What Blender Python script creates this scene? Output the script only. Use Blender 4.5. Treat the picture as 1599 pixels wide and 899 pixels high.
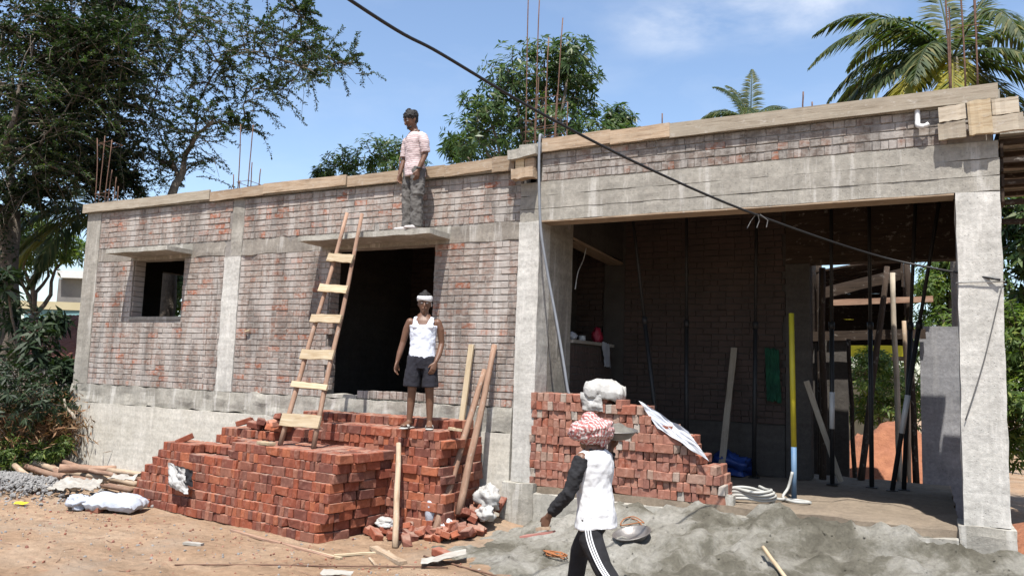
import bpy, bmesh, math, random
import numpy as np
from mathutils import Vector, Matrix, Quaternion, noise

for o in list(bpy.data.objects):
    bpy.data.objects.remove(o)
scene = bpy.context.scene
COL = scene.collection
R = math.radians
V = Vector

# ------------------------------------------------------------------ camera
CAM = V((4.6594, -8.8493, 1.9307)); FPX = 1231.4
YAW, PITCH, ROLL = 0.4883, 0.1065, 0.0336
fw = V((-math.sin(YAW) * math.cos(PITCH), math.cos(YAW) * math.cos(PITCH), math.sin(PITCH)))
r0 = V((math.cos(YAW), math.sin(YAW), 0)); u0 = r0.cross(fw)
rt = r0 * math.cos(ROLL) + u0 * math.sin(ROLL)
up = -r0 * math.sin(ROLL) + u0 * math.cos(ROLL)
cd = bpy.data.cameras.new('camera'); cam = bpy.data.objects.new('camera', cd); COL.objects.link(cam)
cd.sensor_width = 36; cd.lens = FPX / 1599 * 36; cd.clip_start = 0.05; cd.clip_end = 2000
mw = Matrix((( rt.x, up.x, -fw.x, CAM.x), (rt.y, up.y, -fw.y, CAM.y), (rt.z, up.z, -fw.z, CAM.z), (0, 0, 0, 1)))
cam.matrix_world = mw
scene.camera = cam

# ------------------------------------------------------------------ world + sun
SUN = V((0.15, -0.45, 1.0)).normalized()
W = bpy.data.worlds.new('World'); scene.world = W; W.use_nodes = True
wn = W.node_tree; wn.nodes.clear()
def wnode(t, **k):
    n = wn.nodes.new(t)
    for a, b in k.items(): setattr(n, a, b)
    return n
sky = wnode('ShaderNodeTexSky', sky_type='NISHITA', sun_disc=False)
sky.sun_elevation = math.asin(SUN.z); sky.sun_rotation = math.atan2(SUN.x, SUN.y)
sky.air_density = 1.0; sky.dust_density = 1.1; sky.ozone_density = 1.2; sky.altitude = 50
tcw = wnode('ShaderNodeTexCoord')
mp = wnode('ShaderNodeMapping'); mp.inputs['Scale'].default_value = (1.0, 1.0, 2.6)
wn.links.new(tcw.outputs['Generated'], mp.inputs['Vector'])
nz = wnode('ShaderNodeTexNoise'); nz.inputs['Scale'].default_value = 5.2; nz.inputs['Detail'].default_value = 9; nz.inputs['Roughness'].default_value = 0.58; nz.inputs['Distortion'].default_value = 0.25
wn.links.new(mp.outputs['Vector'], nz.inputs['Vector'])
rp = wnode('ShaderNodeValToRGB'); rp.color_ramp.elements[0].position = 0.36; rp.color_ramp.elements[1].position = 0.72
wn.links.new(nz.outputs['Fac'], rp.inputs['Fac'])
rp2 = wnode('ShaderNodeValToRGB'); rp2.color_ramp.elements[0].position = 0.50; rp2.color_ramp.elements[1].position = 0.95
wn.links.new(nz.outputs['Fac'], rp2.inputs['Fac'])
def cloud_at(px, py, r):                                           # one small drifting cloud: a soft patch of sky directions
    d = (fw + rt * ((px - 799.5) / FPX) + up * ((449.5 - py) / FPX)).normalized()
    m = wnode('ShaderNodeVectorMath', operation='MULTIPLY'); m.inputs[1].default_value = (1, 1, 2.3); wn.links.new(tcw.outputs['Generated'], m.inputs[0])
    q = wnode('ShaderNodeVectorMath', operation='DISTANCE'); q.inputs[1].default_value = (d.x, d.y, d.z * 2.3); wn.links.new(m.outputs[0], q.inputs[0])
    k = wnode('ShaderNodeMapRange', interpolation_type='SMOOTHSTEP'); k.inputs[1].default_value = r; k.inputs[2].default_value = r * .15; wn.links.new(q.outputs['Value'], k.inputs[0])
    return k.outputs[0]
cm_ = wnode('ShaderNodeMath', operation='MAXIMUM'); wn.links.new(cloud_at(1065, 32, .115), cm_.inputs[0]); wn.links.new(cloud_at(1235, 2, .15), cm_.inputs[1])
cmm = wnode('ShaderNodeMath', operation='MULTIPLY'); wn.links.new(cm_.outputs[0], cmm.inputs[0]); wn.links.new(rp.outputs['Color'], cmm.inputs[1])
cf = wnode('ShaderNodeMath', operation='MULTIPLY_ADD'); cf.inputs[1].default_value = .22; wn.links.new(rp2.outputs['Color'], cf.inputs[0]); wn.links.new(cmm.outputs[0], cf.inputs[2])
bg1 = wnode('ShaderNodeBackground'); bg1.inputs['Strength'].default_value = 0.118
wn.links.new(sky.outputs['Color'], bg1.inputs['Color'])
bg2 = wnode('ShaderNodeBackground'); bg2.inputs['Color'].default_value = (0.92, 0.95, 1.0, 1); bg2.inputs['Strength'].default_value = 0.62
mxw = wnode('ShaderNodeMixShader')
mlt = wnode('ShaderNodeMath', operation='MULTIPLY'); mlt.inputs[1].default_value = 0.75
wn.links.new(cf.outputs[0], mlt.inputs[0])
wn.links.new(mlt.outputs[0], mxw.inputs[0]); wn.links.new(bg1.outputs[0], mxw.inputs[1]); wn.links.new(bg2.outputs[0], mxw.inputs[2])
wo = wnode('ShaderNodeOutputWorld'); wn.links.new(mxw.outputs[0], wo.inputs['Surface'])

sl = bpy.data.lights.new('sun', 'SUN'); sl.energy = 5.0; sl.angle = R(0.53); sl.color = (1.0, 0.955, 0.89)
so = bpy.data.objects.new('sun', sl); COL.objects.link(so); so.location = (0, -10, 20)
so.rotation_mode = 'QUATERNION'; so.rotation_quaternion = (-SUN).to_track_quat('-Z', 'Y')

scene.view_settings.view_transform = 'Standard'; scene.view_settings.look = 'None'
scene.view_settings.exposure = 0.98; scene.view_settings.gamma = 1
scene.view_settings.use_curve_mapping = False
scene.render.engine = 'CYCLES'

# ------------------------------------------------------------------ helpers
rng = random.Random(7)
def ray(px, py): return fw + rt * ((px - 799.5) / FPX) + up * ((449.5 - py) / FPX)
def at(px, py, d): return CAM + ray(px, py) * d                    # a point d metres deep
def atY(px, py, y): r = ray(px, py); return CAM + r * ((y - CAM.y) / r.y)
def atZ(px, py, z): r = ray(px, py); return CAM + r * ((z - CAM.z) / r.z)
def nse(x, y=0., z=0.): return noise.noise(V((x, y, z)))
def fbm(x, y, z=0., o=4): return noise.fractal(V((x, y, z)), 1.0, 2.0, o)

def link(o):
    COL.objects.link(o); return o
def tag(o, label=None, cat=None, group=None, kind=None):
    if label: o['label'] = label
    if cat: o['category'] = cat
    if group: o['group'] = group
    if kind: o['kind'] = kind
    return o
def thing(name, label, cat, loc=(0, 0, 0), rz=0, group=None):
    o = bpy.data.objects.new(name, None); link(o); o.location = loc; o.rotation_euler = (0, 0, rz)
    o.empty_display_size = 0.1
    return tag(o, label, cat, group)
def wm(o):
    return (wm(o.parent) @ o.matrix_parent_inverse if o.parent else Matrix()) @ o.matrix_basis
def put(o, parent, local=False):                                  # child whose coordinates are world ones unless local
    if parent is not None:
        o.parent = parent
        if not local:
            o.matrix_parent_inverse = wm(parent).inverted()
    return o

class MB:
    def __init__(s): s.v = []; s.f = []
    def add(s, vs, fs):
        b = len(s.v); s.v += [tuple(v) for v in vs]; s.f += [tuple(i + b for i in f) for f in fs]; return s
    def box(s, x0, x1, y0, y1, z0, z1):
        return s.add([(x0,y0,z0),(x1,y0,z0),(x1,y1,z0),(x0,y1,z0),(x0,y0,z1),(x1,y0,z1),(x1,y1,z1),(x0,y1,z1)],
              [(0,3,2,1),(4,5,6,7),(0,1,5,4),(1,2,6,5),(2,3,7,6),(3,0,4,7)])
    def tube(s, pts, rad, seg=10, cap='round', ref=None):
        pts = [V(p) for p in pts]; n = len(pts)
        rad = [(r, r) if not isinstance(r, (tuple, list)) else tuple(r) for r in (rad if isinstance(rad, (list, tuple)) else [rad] * n)]
        if len(rad) < n:
            rad = [tuple(rad[0][k] + (rad[-1][k] - rad[0][k]) * i / (n - 1) for k in (0, 1)) for i in range(n)]
        tang = []
        for i in range(n):
            t = pts[min(i + 1, n - 1)] - pts[max(i - 1, 0)]
            tang.append(t.normalized() if t.length > 1e-9 else V((0, 0, 1)))
        P, Q, T = list(pts), list(rad), list(tang)
        if cap == 'round':
            a, ra, b, rb = pts[0], rad[0], pts[-1], rad[-1]; ta, tb = tang[0], tang[-1]; ma, mb_ = min(ra), min(rb)
            P = [a - ta * ma * .85, a - ta * ma * .5] + P + [b + tb * mb_ * .5, b + tb * mb_ * .85]
            Q = [(ra[0] * .35, ra[1] * .35), (ra[0] * .82, ra[1] * .82)] + Q + [(rb[0] * .82, rb[1] * .82), (rb[0] * .35, rb[1] * .35)]
            T = [ta, ta] + T + [tb, tb]
        rf = V(ref) if ref is not None else V((1, 0, 0))
        if ref is None and abs(T[len(T) // 2].dot(rf)) > .85: rf = V((0, 1, 0))
        vs = []
        for p, (ra, rb), t in zip(P, Q, T):
            sd = rf - t * rf.dot(t)
            sd = sd.normalized() if sd.length > 1e-6 else V((0, 0, 1))
            uu = t.cross(sd)
            for k in range(seg):
                a = 2 * math.pi * k / seg
                vs.append(p + sd * (ra * math.cos(a)) + uu * (rb * math.sin(a)))
        fs = []
        m = len(P)
        for i in range(m - 1):
            for k in range(seg):
                k2 = (k + 1) % seg
                fs.append((i * seg + k, i * seg + k2, (i + 1) * seg + k2, (i + 1) * seg + k))
        fs.append(tuple(range(seg))[::-1]); fs.append(tuple((m - 1) * seg + k for k in range(seg)))
        return s.add(vs, fs)
    def build(s, name, mat, parent=None, smooth=False, local=False, kind=None):
        me = bpy.data.meshes.new(name); me.from_pydata(s.v, [], s.f); me.update()
        if smooth: me.shade_smooth()
        if mat: me.materials.append(mat)
        o = bpy.data.objects.new(name, me); link(o); put(o, parent, local)
        if kind: o['kind'] = kind
        return o

def npmesh(name, verts, quads, mat, parent=None, smooth=False, kind=None, local=False):
    me = bpy.data.meshes.new(name); verts = np.asarray(verts, np.float32); quads = np.asarray(quads, np.int32)
    me.vertices.add(len(verts)); me.vertices.foreach_set('co', verts.ravel())
    k = quads.shape[1]
    me.loops.add(quads.size); me.loops.foreach_set('vertex_index', quads.ravel())
    me.polygons.add(len(quads)); me.polygons.foreach_set('loop_start', np.arange(0, quads.size, k, dtype=np.int32))
    me.update(calc_edges=True); me.validate()
    if smooth: me.shade_smooth()
    me.materials.append(mat)
    o = bpy.data.objects.new(name, me); link(o); put(o, parent, local)
    if kind: o['kind'] = kind
    return o

def catmull(pts, n=8):
    pts = [V(p) for p in pts]; out = []
    for i in range(len(pts) - 1):
        p0, p1, p2, p3 = pts[max(i - 1, 0)], pts[i], pts[i + 1], pts[min(i + 2, len(pts) - 1)]
        for j in range(n):
            t = j / n
            out.append(.5 * ((2 * p1) + (p2 - p0) * t + (2 * p0 - 5 * p1 + 4 * p2 - p3) * t * t + (3 * p1 - p0 - 3 * p2 + p3) * t ** 3))
    return out + [pts[-1]]

# ------------------------------------------------------------------ materials
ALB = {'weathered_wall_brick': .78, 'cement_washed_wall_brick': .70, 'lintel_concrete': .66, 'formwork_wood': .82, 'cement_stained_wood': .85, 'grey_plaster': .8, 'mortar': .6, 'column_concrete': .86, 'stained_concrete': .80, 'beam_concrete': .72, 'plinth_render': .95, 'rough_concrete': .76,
       'white_cotton': .85, 'pale_blue_vest': .85, 'woven_plastic': .68, 'shade_toned_inner_brick': .62, 'shade_toned_inner_mortar': .62, 'shade_toned_interior': .7, 'grey_sand': .70, 'red_dirt': .84, 'brown_skin': .8}
class NT:
    def __init__(s, name):
        s.m = bpy.data.materials.new(name); s.m.use_nodes = True; s.t = s.m.node_tree; s.t.nodes.clear()
        s.out = s.n('ShaderNodeOutputMaterial'); s.b = s.n('ShaderNodeBsdfPrincipled'); s.l(s.b.outputs[0], s.out.inputs['Surface'])
        s.tc = s.n('ShaderNodeTexCoord'); s.geo = s.n('ShaderNodeNewGeometry')
    def n(s, t, **k):
        q = s.t.nodes.new(t)
        for a, b in k.items(): setattr(q, a, b)
        return q
    def l(s, a, b): s.t.links.new(a, b)
    def vec(s, src='world', scale=(1, 1, 1), rnd=False, rot=(0, 0, 0)):
        q = s.n('ShaderNodeMapping'); q.inputs['Scale'].default_value = scale; q.inputs['Rotation'].default_value = rot
        s.l(s.geo.outputs['Position'] if src == 'world' else s.tc.outputs['Object'], q.inputs['Vector'])
        if rnd:
            oi = s.n('ShaderNodeObjectInfo'); mm = s.n('ShaderNodeMath', operation='MULTIPLY'); mm.inputs[1].default_value = 37.
            s.l(oi.outputs['Random'], mm.inputs[0]); s.l(mm.outputs[0], q.inputs['Location'])
        return q.outputs[0]
    def noise(s, v, scale, detail=5, rough=.55, dist=0):
        q = s.n('ShaderNodeTexNoise'); q.inputs['Scale'].default_value = scale; q.inputs['Detail'].default_value = detail
        q.inputs['Roughness'].default_value = rough; q.inputs['Distortion'].default_value = dist; s.l(v, q.inputs['Vector']); return q.outputs['Fac']
    def ramp(s, f, stops):
        q = s.n('ShaderNodeValToRGB'); e = q.color_ramp.elements
        while len(e) < len(stops): e.new(.5)
        for a, (p, c) in zip(e, stops):
            a.position = p; a.color = (*c, 1) if isinstance(c, (tuple, list)) else (c, c, c, 1)
        s.l(f, q.inputs['Fac']); return q.outputs['Color']
    def mix(s, f, a, b, mode='MIX'):
        q = s.n('ShaderNodeMix', data_type='RGBA', blend_type=mode)
        for sock, val in ((q.inputs[0], f), (q.inputs[6], a), (q.inputs[7], b)):
            if isinstance(val, (int, float)): sock.default_value = val
            elif isinstance(val, tuple): sock.default_value = (*val, 1)
            else: s.l(val, sock)
        return q.outputs[2]
    def rand(s):                                                   # one number per object and per separate piece of a joined mesh
        oi = s.n('ShaderNodeObjectInfo'); a = s.n('ShaderNodeMath', operation='ADD'); f = s.n('ShaderNodeMath', operation='FRACT')
        s.l(oi.outputs['Random'], a.inputs[0]); s.l(s.geo.outputs['Random Per Island'], a.inputs[1]); s.l(a.outputs[0], f.inputs[0]); return f.outputs[0]
    def bump(s, f, strength, dist=.01):
        q = s.n('ShaderNodeBump'); q.inputs['Strength'].default_value = strength; q.inputs['Distance'].default_value = dist
        s.l(f, q.inputs['Height'])
        if s.b.inputs['Normal'].is_linked: s.l(s.b.inputs['Normal'].links[0].from_socket, q.inputs['Normal'])
        s.l(q.outputs[0], s.b.inputs['Normal'])
    def done(s, col, rough=.85, metal=0, spec=.35):
        k = ALB.get(s.m.name, .66)                                  # the colours below are written as they look; this brings them to real-world reflectances
        col = tuple(c * k for c in col) if isinstance(col, tuple) else s.mix(1., col, (k, k, k), 'MULTIPLY')
        if isinstance(col, tuple): s.b.inputs['Base Color'].default_value = (*col, 1)
        else: s.l(col, s.b.inputs['Base Color'])
        s.b.inputs['Roughness'].default_value = rough; s.b.inputs['Metallic'].default_value = metal
        s.b.inputs['Specular IOR Level'].default_value = spec
        return s.m

def plain(name, c1, c2=None, scale=8, rough=.8, bump=.3, bs=40, metal=0, src='object', dist=.01, rnd=True, spec=.35):
    t = NT(name); v = t.vec(src, rnd=rnd and src == 'object'); c2 = c2 or tuple(x * .7 for x in c1)
    col = t.ramp(t.noise(v, scale, 6), [(.3, c1), (.7, c2)])
    if bump: t.bump(t.noise(v, bs, 4), bump, dist)
    return t.done(col, rough, metal, spec)

def m_facade_brick(name, stops, red=.5):
    t = NT(name); v = t.vec()
    base = t.ramp(t.rand(), stops)
    grime = t.ramp(t.noise(v, 14, 6, .65), [(.35, .62), (.7, 1.15)])
    base = t.mix(.75, base, grime, 'MULTIPLY')
    sm = t.ramp(t.noise(t.vec(scale=(9, 9, 16)), 1.6, 6, .7), [(.44, 0.), (.60, .8)])
    base = t.mix(sm, base, (.38, .35, .32))
    streak = t.ramp(t.noise(t.vec(scale=(2.6, 1, .42)), 1.25, 6, .62, .3), [(.50, 0.), (.56, .62)])
    base = t.mix(streak, base, (.45, .42, .39))
    run = t.ramp(t.noise(t.vec(scale=(7, 1, .16)), 1.5, 4, .6), [(.62, 0.), (.68, .5)])
    base = t.mix(run, base, (.58, .56, .53))
    damp = t.ramp(t.noise(t.vec(scale=(2.2, 1, .45)), 1.3, 6, .65, .4), [(.38, .62), (.52, 1.)])
    base = t.mix(1., base, damp, 'MULTIPLY')
    t.bump(t.noise(v, 55, 5, .7), .55, .008); t.bump(t.noise(v, 12, 3), .3, .012)
    return t.done(base, .93, spec=.2)
def m_concrete(name, c1, c2, streaky=.5, pit=.5, drip=.45):
    t = NT(name); v = t.vec()
    col = t.ramp(t.noise(v, 2.2, 8, .65), [(.32, c1), (.68, c2)])
    col = t.mix(.8, col, t.ramp(t.noise(v, 22, 6, .7), [(.35, .72), (.68, 1.12)]), 'MULTIPLY')
    col = t.mix(.7, col, t.ramp(t.noise(t.vec(scale=(.35, .35, 4.5)), 2.2, 5, .6), [(.35, .80), (.65, 1.10)]), 'MULTIPLY')
    s1 = t.ramp(t.noise(t.vec(scale=(5, 5, .35)), 1.5, 6, .65), [(.5, 0.), (.72, streaky)])
    col = t.mix(s1, col, tuple(x * .62 for x in c2))
    s2 = t.ramp(t.noise(t.vec(scale=(4, 4, .5), rot=(0, 0, .7)), 2., 5, .6), [(.56, 0.), (.66, drip)])
    col = t.mix(s2, col, (.66, .64, .60))
    t.bump(t.noise(v, 70, 6, .75), pit, .006); t.bump(t.noise(v, 9, 4), .35, .02)
    pits = t.n('ShaderNodeTexVoronoi'); pits.inputs['Scale'].default_value = 26; t.l(v, pits.inputs['Vector'])
    pf = t.ramp(pits.outputs['Distance'], [(.05, 0.), (.16, 1.)])
    t.bump(pf, pit * .5, .006)
    col = t.mix(.5, col, t.mix(1., col, pf, 'MULTIPLY'))
    return t.done(col, .92, spec=.2)
def m_stack_brick():
    t = NT('fired_clay_brick'); v = t.vec('object', rnd=True)
    base = t.ramp(t.rand(), [(0, (.25, .075, .05)), (.2, (.36, .10, .052)), (.38, (.17, .065, .05)), (.55, (.31, .095, .058)), (.72, (.46, .15, .075)), (.84, (.20, .085, .065)), (1, (.40, .17, .11))])
    base = t.mix(.8, base, t.ramp(t.noise(v, 18, 6, .7), [(.3, .6), (.7, 1.2)]), 'MULTIPLY')
    dust = t.ramp(t.noise(v, 9, 6, .7), [(.52, 0.), (.75, .55)])
    base = t.mix(dust, base, (.42, .25, .19))
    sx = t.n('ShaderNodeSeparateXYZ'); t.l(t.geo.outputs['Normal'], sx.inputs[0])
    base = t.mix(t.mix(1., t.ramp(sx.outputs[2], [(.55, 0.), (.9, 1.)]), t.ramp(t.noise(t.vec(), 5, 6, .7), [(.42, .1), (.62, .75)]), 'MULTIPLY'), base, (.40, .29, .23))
    t.bump(t.noise(v, 60, 5, .7), .5, .006)
    return t.done(base, .92, spec=.2)
def m_pale_stack_brick():
    t = NT('dusty_clay_brick'); v = t.vec('object', rnd=True)
    base = t.ramp(t.rand(), [(0, (.34, .16, .11)), (.3, (.40, .18, .13)), (.55, (.28, .13, .10)), (.72, (.38, .13, .08)), (.86, (.40, .27, .21)), (.95, (.46, .40, .34)), (1, (.50, .45, .40))])
    base = t.mix(.8, base, t.ramp(t.noise(v, 18, 6, .7), [(.3, .6), (.7, 1.2)]), 'MULTIPLY')
    dust = t.ramp(t.noise(v, 9, 6, .7), [(.5, 0.), (.75, .6)])
    base = t.mix(dust, base, (.45, .34, .28))
    t.bump(t.noise(v, 60, 5, .7), .5, .006)
    return t.done(base, .92, spec=.2)
def m_wood(name, c1, c2, c3, wear=.4):
    t = NT(name); v = t.vec('object', (1.2, 16, 16), rnd=True)
    g = t.noise(v, 2.2, 7, .65, .6)
    col = t.ramp(g, [(.28, c3), (.45, c1), (.68, c2)])
    rb = t.ramp(t.rand(), [(0, .72), (1, 1.18)])
    col = t.mix(1., col, rb, 'MULTIPLY')
    st = t.ramp(t.noise(t.vec('object', (2, 3, 3), rnd=True), 2.4, 5, .6), [(.45, 0.), (.7, wear)])
    col = t.mix(st, col, tuple(x * .45 for x in c1))
    cm = t.ramp(t.noise(t.vec('object', (3, 5, 5), rnd=True), 3.4, 6, .7), [(.58, 0.), (.7, .55)])
    col = t.mix(cm, col, (.47, .44, .40))
    t.bump(g, .5, .006); t.bump(t.noise(t.vec('object', rnd=True), 45, 4), .25, .004)
    return t.done(col, .88, spec=.2)
def m_leaf(name, stops, trans=.25, rough=.55):
    t = NT(name)
    col = t.ramp(t.rand(), stops)
    m = t.done(col, rough, spec=.25)
    tr = t.n('ShaderNodeBsdfTranslucent'); t.l(t.mix(1., col, (1.3, 1.5, .5), 'MULTIPLY'), tr.inputs['Color'])
    mx = t.n('ShaderNodeMixShader'); mx.inputs[0].default_value = trans
    t.l(t.b.outputs[0], mx.inputs[1]); t.l(tr.outputs[0], mx.inputs[2]); t.l(mx.outputs[0], t.out.inputs['Surface'])
    return m
def m_ground():
    t = NT('red_dirt'); v = t.vec()
    col = t.ramp(t.noise(v, .8, 8, .62), [(.3, (.31, .20, .125)), (.5, (.38, .26, .17)), (.72, (.42, .315, .225))])
    col = t.mix(.85, col, t.ramp(t.noise(v, 11, 8, .72), [(.3, .62), (.7, 1.15)]), 'MULTIPLY')
    gr = t.ramp(t.noise(v, .55, 5, .6, .4), [(.52, 0.), (.66, .6)])
    col = t.mix(gr, col, (.32, .27, .215))
    dark = t.ramp(t.noise(v, 3.1, 6, .7), [(.30, .65), (.42, 1.)])
    col = t.mix(1., col, dark, 'MULTIPLY')
    red = t.ramp(t.noise(v, 5.3, 5, .6), [(.60, 0.), (.74, .5)])
    col = t.mix(red, col, (.36, .17, .10))
    sp = t.n('ShaderNodeTexVoronoi'); sp.inputs['Scale'].default_value = 16; t.l(v, sp.inputs['Vector'])
    pk = t.ramp(sp.outputs['Distance'], [(.06, 1.), (.13, 0.)]); pc = t.ramp(sp.outputs['Color'], [(.2, (.20, .10, .065)), (.5, (.50, .43, .36)), (.8, (.17, .13, .10))])
    col = t.mix(t.mix(1., pk, t.ramp(t.noise(v, 2.3, 3), [(.5, 0.), (.6, .9)]), 'MULTIPLY'), col, pc)
    rut = t.ramp(t.noise(t.vec(scale=(.5, 3.2, 1), rot=(0, 0, .25)), 1.2, 6, .6, .6), [(.40, .84), (.55, 1.05)])
    col = t.mix(.8, col, rut, 'MULTIPLY')
    t.bump(t.noise(v, 7, 9, .75), .9, .06); t.bump(t.noise(v, 60, 5, .7), .8, .014); t.bump(pk, .5, .012)
    return t.done(col, .96, spec=.15)
def m_sand():
    t = NT('grey_sand'); v = t.vec()
    col = t.ramp(t.noise(v, 1.5, 8, .65, .3), [(.36, (.13, .12, .093)), (.45, (.20, .187, .15)), (.52, (.33, .315, .27)), (.64, (.45, .435, .39))])
    col = t.mix(.8, col, t.ramp(t.noise(v, 24, 8, .75), [(.3, .62), (.7, 1.15)]), 'MULTIPLY')
    dm = t.ramp(t.noise(v, 3.7, 6, .7, .5), [(.56, 0.), (.68, .6)])
    col = t.mix(dm, col, (.10, .09, .07))
    t.bump(t.noise(v, 14, 10, .78), .8, .05); t.bump(t.noise(v, 110, 5, .8), .9, .012)
    return t.done(col, .95, spec=.15)

M = {}
M['fbrick'] = m_facade_brick('weathered_wall_brick', [(0, (.285, .235, .205)), (.3, (.335, .265, .225)), (.55, (.33, .235, .195)), (.78, (.30, .245, .215)), (.91, (.33, .18, .13)), (.985, (.38, .135, .075)), (1, (.42, .36, .31))])
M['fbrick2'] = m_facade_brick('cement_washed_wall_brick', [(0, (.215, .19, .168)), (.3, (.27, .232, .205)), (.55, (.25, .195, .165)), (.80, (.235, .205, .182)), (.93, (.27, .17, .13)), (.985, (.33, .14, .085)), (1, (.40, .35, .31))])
M['ibrick'] = plain('shade_toned_inner_brick', (.105, .072, .062), (.07, .052, .045), 5, .95, .5, 50, src='world')  # darker copy of the outside brick, with indoor shade put into the colour
M['imortar'] = plain('shade_toned_inner_mortar', (.10, .09, .082), (.07, .063, .058), 6, .95, .5, 50, src='world')  # mortar darkened likewise, so its colour carries the indoor shade
M['mortar'] = m_concrete('mortar', (.40, .37, .34), (.30, .275, .25), .4, .8)
M['column'] = m_concrete('column_concrete', (.56, .545, .51), (.44, .425, .39), .5, .7)
M['oldcol'] = m_concrete('stained_concrete', (.40, .375, .33), (.28, .26, .225), .6, .8)
M['beam'] = m_concrete('beam_concrete', (.43, .405, .355), (.33, .31, .27), .55, .8)
M['band'] = m_concrete('lintel_concrete', (.37, .335, .29), (.27, .24, .205), .6, 1.0)
M['plinth'] = m_concrete('plinth_render', (.53, .505, .45), (.43, .405, .35), .45, .3, .12)
M['rough'] = m_concrete('rough_concrete', (.47, .45, .40), (.33, .31, .265), .45, 1.0)
M['floor'] = m_concrete('floor_screed', (.34, .275, .205), (.23, .185, .14), .2, .6, .0)
M['interior'] = m_concrete('shade_toned_interior', (.105, .095, .085), (.075, .067, .06), .3, .6, 0.)  # concrete toned down, the shade of the rooms painted into it
M['greyplaster'] = m_concrete('grey_plaster', (.30, .30, .31), (.22, .22, .23), .4, .5, .1)
M['brick'] = m_stack_brick(); M['palebrick'] = m_pale_stack_brick()
M['wood'] = m_wood('formwork_wood', (.345, .255, .175), (.42, .34, .255), (.16, .11, .075))
M['greywood'] = m_wood('cement_stained_wood', (.37, .315, .245), (.43, .385, .31), (.20, .165, .12), .3)
M['palewood'] = m_wood('pale_wood', (.55, .43, .28), (.66, .55, .39), (.36, .25, .14), .2)
M['bark'] = m_wood('stripped_log', (.33, .20, .14), (.42, .29, .21), (.17, .10, .07), .4)
M['darkwood'] = m_wood('shade_toned_dark_wood', (.055, .038, .028), (.08, .056, .040), (.03, .021, .016), .3)  # dark formwork wood, deepened so its colour also holds porch shade
M['rust'] = plain('rusty_steel', (.20, .105, .065), (.11, .06, .045), 30, .8, .4, 120)
M['blacksteel'] = plain('black_steel', (.028, .028, .03), (.018, .018, .018), 20, .55, .2, 80)
M['ground'] = m_ground(); M['sand'] = m_sand()
M['redsoil'] = plain('red_soil', (.40, .17, .09), (.28, .11, .06), 4, .95, .7, 14, src='world', dist=.05)
M['gravel'] = plain('grey_stone', (.34, .33, .32), (.22, .215, .21), 14, .9, .5, 50)
M['skin'] = plain('brown_skin', (.155, .078, .046), (.115, .055, .033), 14, .5, .12, 90, spec=.4)
M['hair'] = plain('black_hair', (.014, .012, .011), (.006, .005, .005), 60, .6, .9, 130)
M['whitecloth'] = plain('white_cotton', (.66, .67, .68), (.56, .57, .59), 8, .9, .25, 30)
M['bluewhite'] = plain('pale_blue_vest', (.68, .72, .80), (.58, .62, .72), 8, .9, .25, 30)
M['blackcloth'] = plain('black_cloth', (.020, .020, .024), (.012, .012, .014), 10, .9, .25, 40)
M['greycloth'] = plain('grey_twill', (.165, .155, .145), (.095, .09, .085), 9, .9, .4, 26)
M['navy'] = plain('navy_cloth', (.022, .022, .034), (.014, .014, .02), 9, .9, .3, 30)
M['sack'] = plain('woven_plastic', (.56, .555, .54), (.36, .35, .33), 10, .55, .45, 60)
M['paper'] = plain('dusty_paper', (.47, .45, .41), (.34, .31, .27), 9, .9, .3, 40)
M['bluesack'] = plain('printed_woven_plastic', (.54, .55, .57), (.42, .45, .52), 3, .6, .35, 60)
M['greybag'] = plain('grey_plastic', (.56, .59, .65), (.42, .46, .54), 6, .4, .4, 30)
M['tarp'] = plain('blue_tarp', (.03, .075, .30), (.015, .04, .17), 6, .45, .5, 18)
M['green'] = plain('green_cloth', (.012, .10, .05), (.006, .05, .03), 6, .9, .4, 24)
M['redcloth'] = plain('red_plastic', (.40, .02, .05), (.22, .01, .03), 7, .5, .4, 24)
M['pvc'] = plain('white_pvc', (.78, .78, .77), (.68, .68, .67), 8, .35, .05, 40)
M['hose'] = plain('grey_hose', (.30, .32, .35), (.22, .24, .27), 8, .45, .1, 40)
M['palehose'] = plain('pale_hose', (.52, .52, .49), (.40, .40, .37), 8, .5, .1, 40)
M['yellow'] = plain('yellow_paint', (.55, .47, .02), (.42, .36, .03), 5, .55, .1, 40)
M['blue'] = plain('blue_paint', (.07, .17, .33), (.16, .25, .36), 5, .6, .1, 40)
M['yellowsheet'] = plain('yellow_sheet', (.80, .68, .03), (.72, .60, .02), 4, .6, .1, 30)
M['iron'] = plain('worn_iron', (.30, .285, .275), (.20, .185, .175), 10, .45, .25, 50, metal=.5)
M['mortarwet'] = plain('wet_mortar', (.20, .19, .165), (.14, .13, .11), 20, .9, .9, 50)
M['orange'] = plain('orange_rope', (.45, .17, .06), (.30, .12, .05), 20, .9, .3, 90)
M['pink'] = plain('pink_plastic', (.52, .24, .20), (.42, .19, .16), 7, .5, .1, 40)
M['rubber'] = plain('black_cable', (.016, .016, .017), (.010, .010, .010), 8, .5, .1, 40)
M['wire'] = plain('grey_wire', (.16, .155, .15), (.12, .115, .11), 8, .5, .1, 40)
M['sandal'] = plain('pale_foam', (.62, .60, .56), (.52, .50, .46), 9, .7, .2, 50)
M['shoe'] = plain('white_canvas', (.66, .62, .60), (.50, .44, .42), 9, .8, .2, 50)
M['tile'] = plain('clay_roof_tile', (.36, .15, .10), (.26, .10, .075), 6, .85, .4, 30)
M['bgwall'] = plain('background_wall', (.24, .23, .22), (.16, .155, .15), 2, .9, .3, 20, src='world')
M['cream'] = plain('cream_wall', (.62, .55, .36), (.55, .48, .30), 2, .85, .2, 20, src='world')
M['paint_teal'] = plain('teal_paint', (.25, .45, .45), (.20, .38, .40), 2, .8, .2, 20, src='world')
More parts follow.
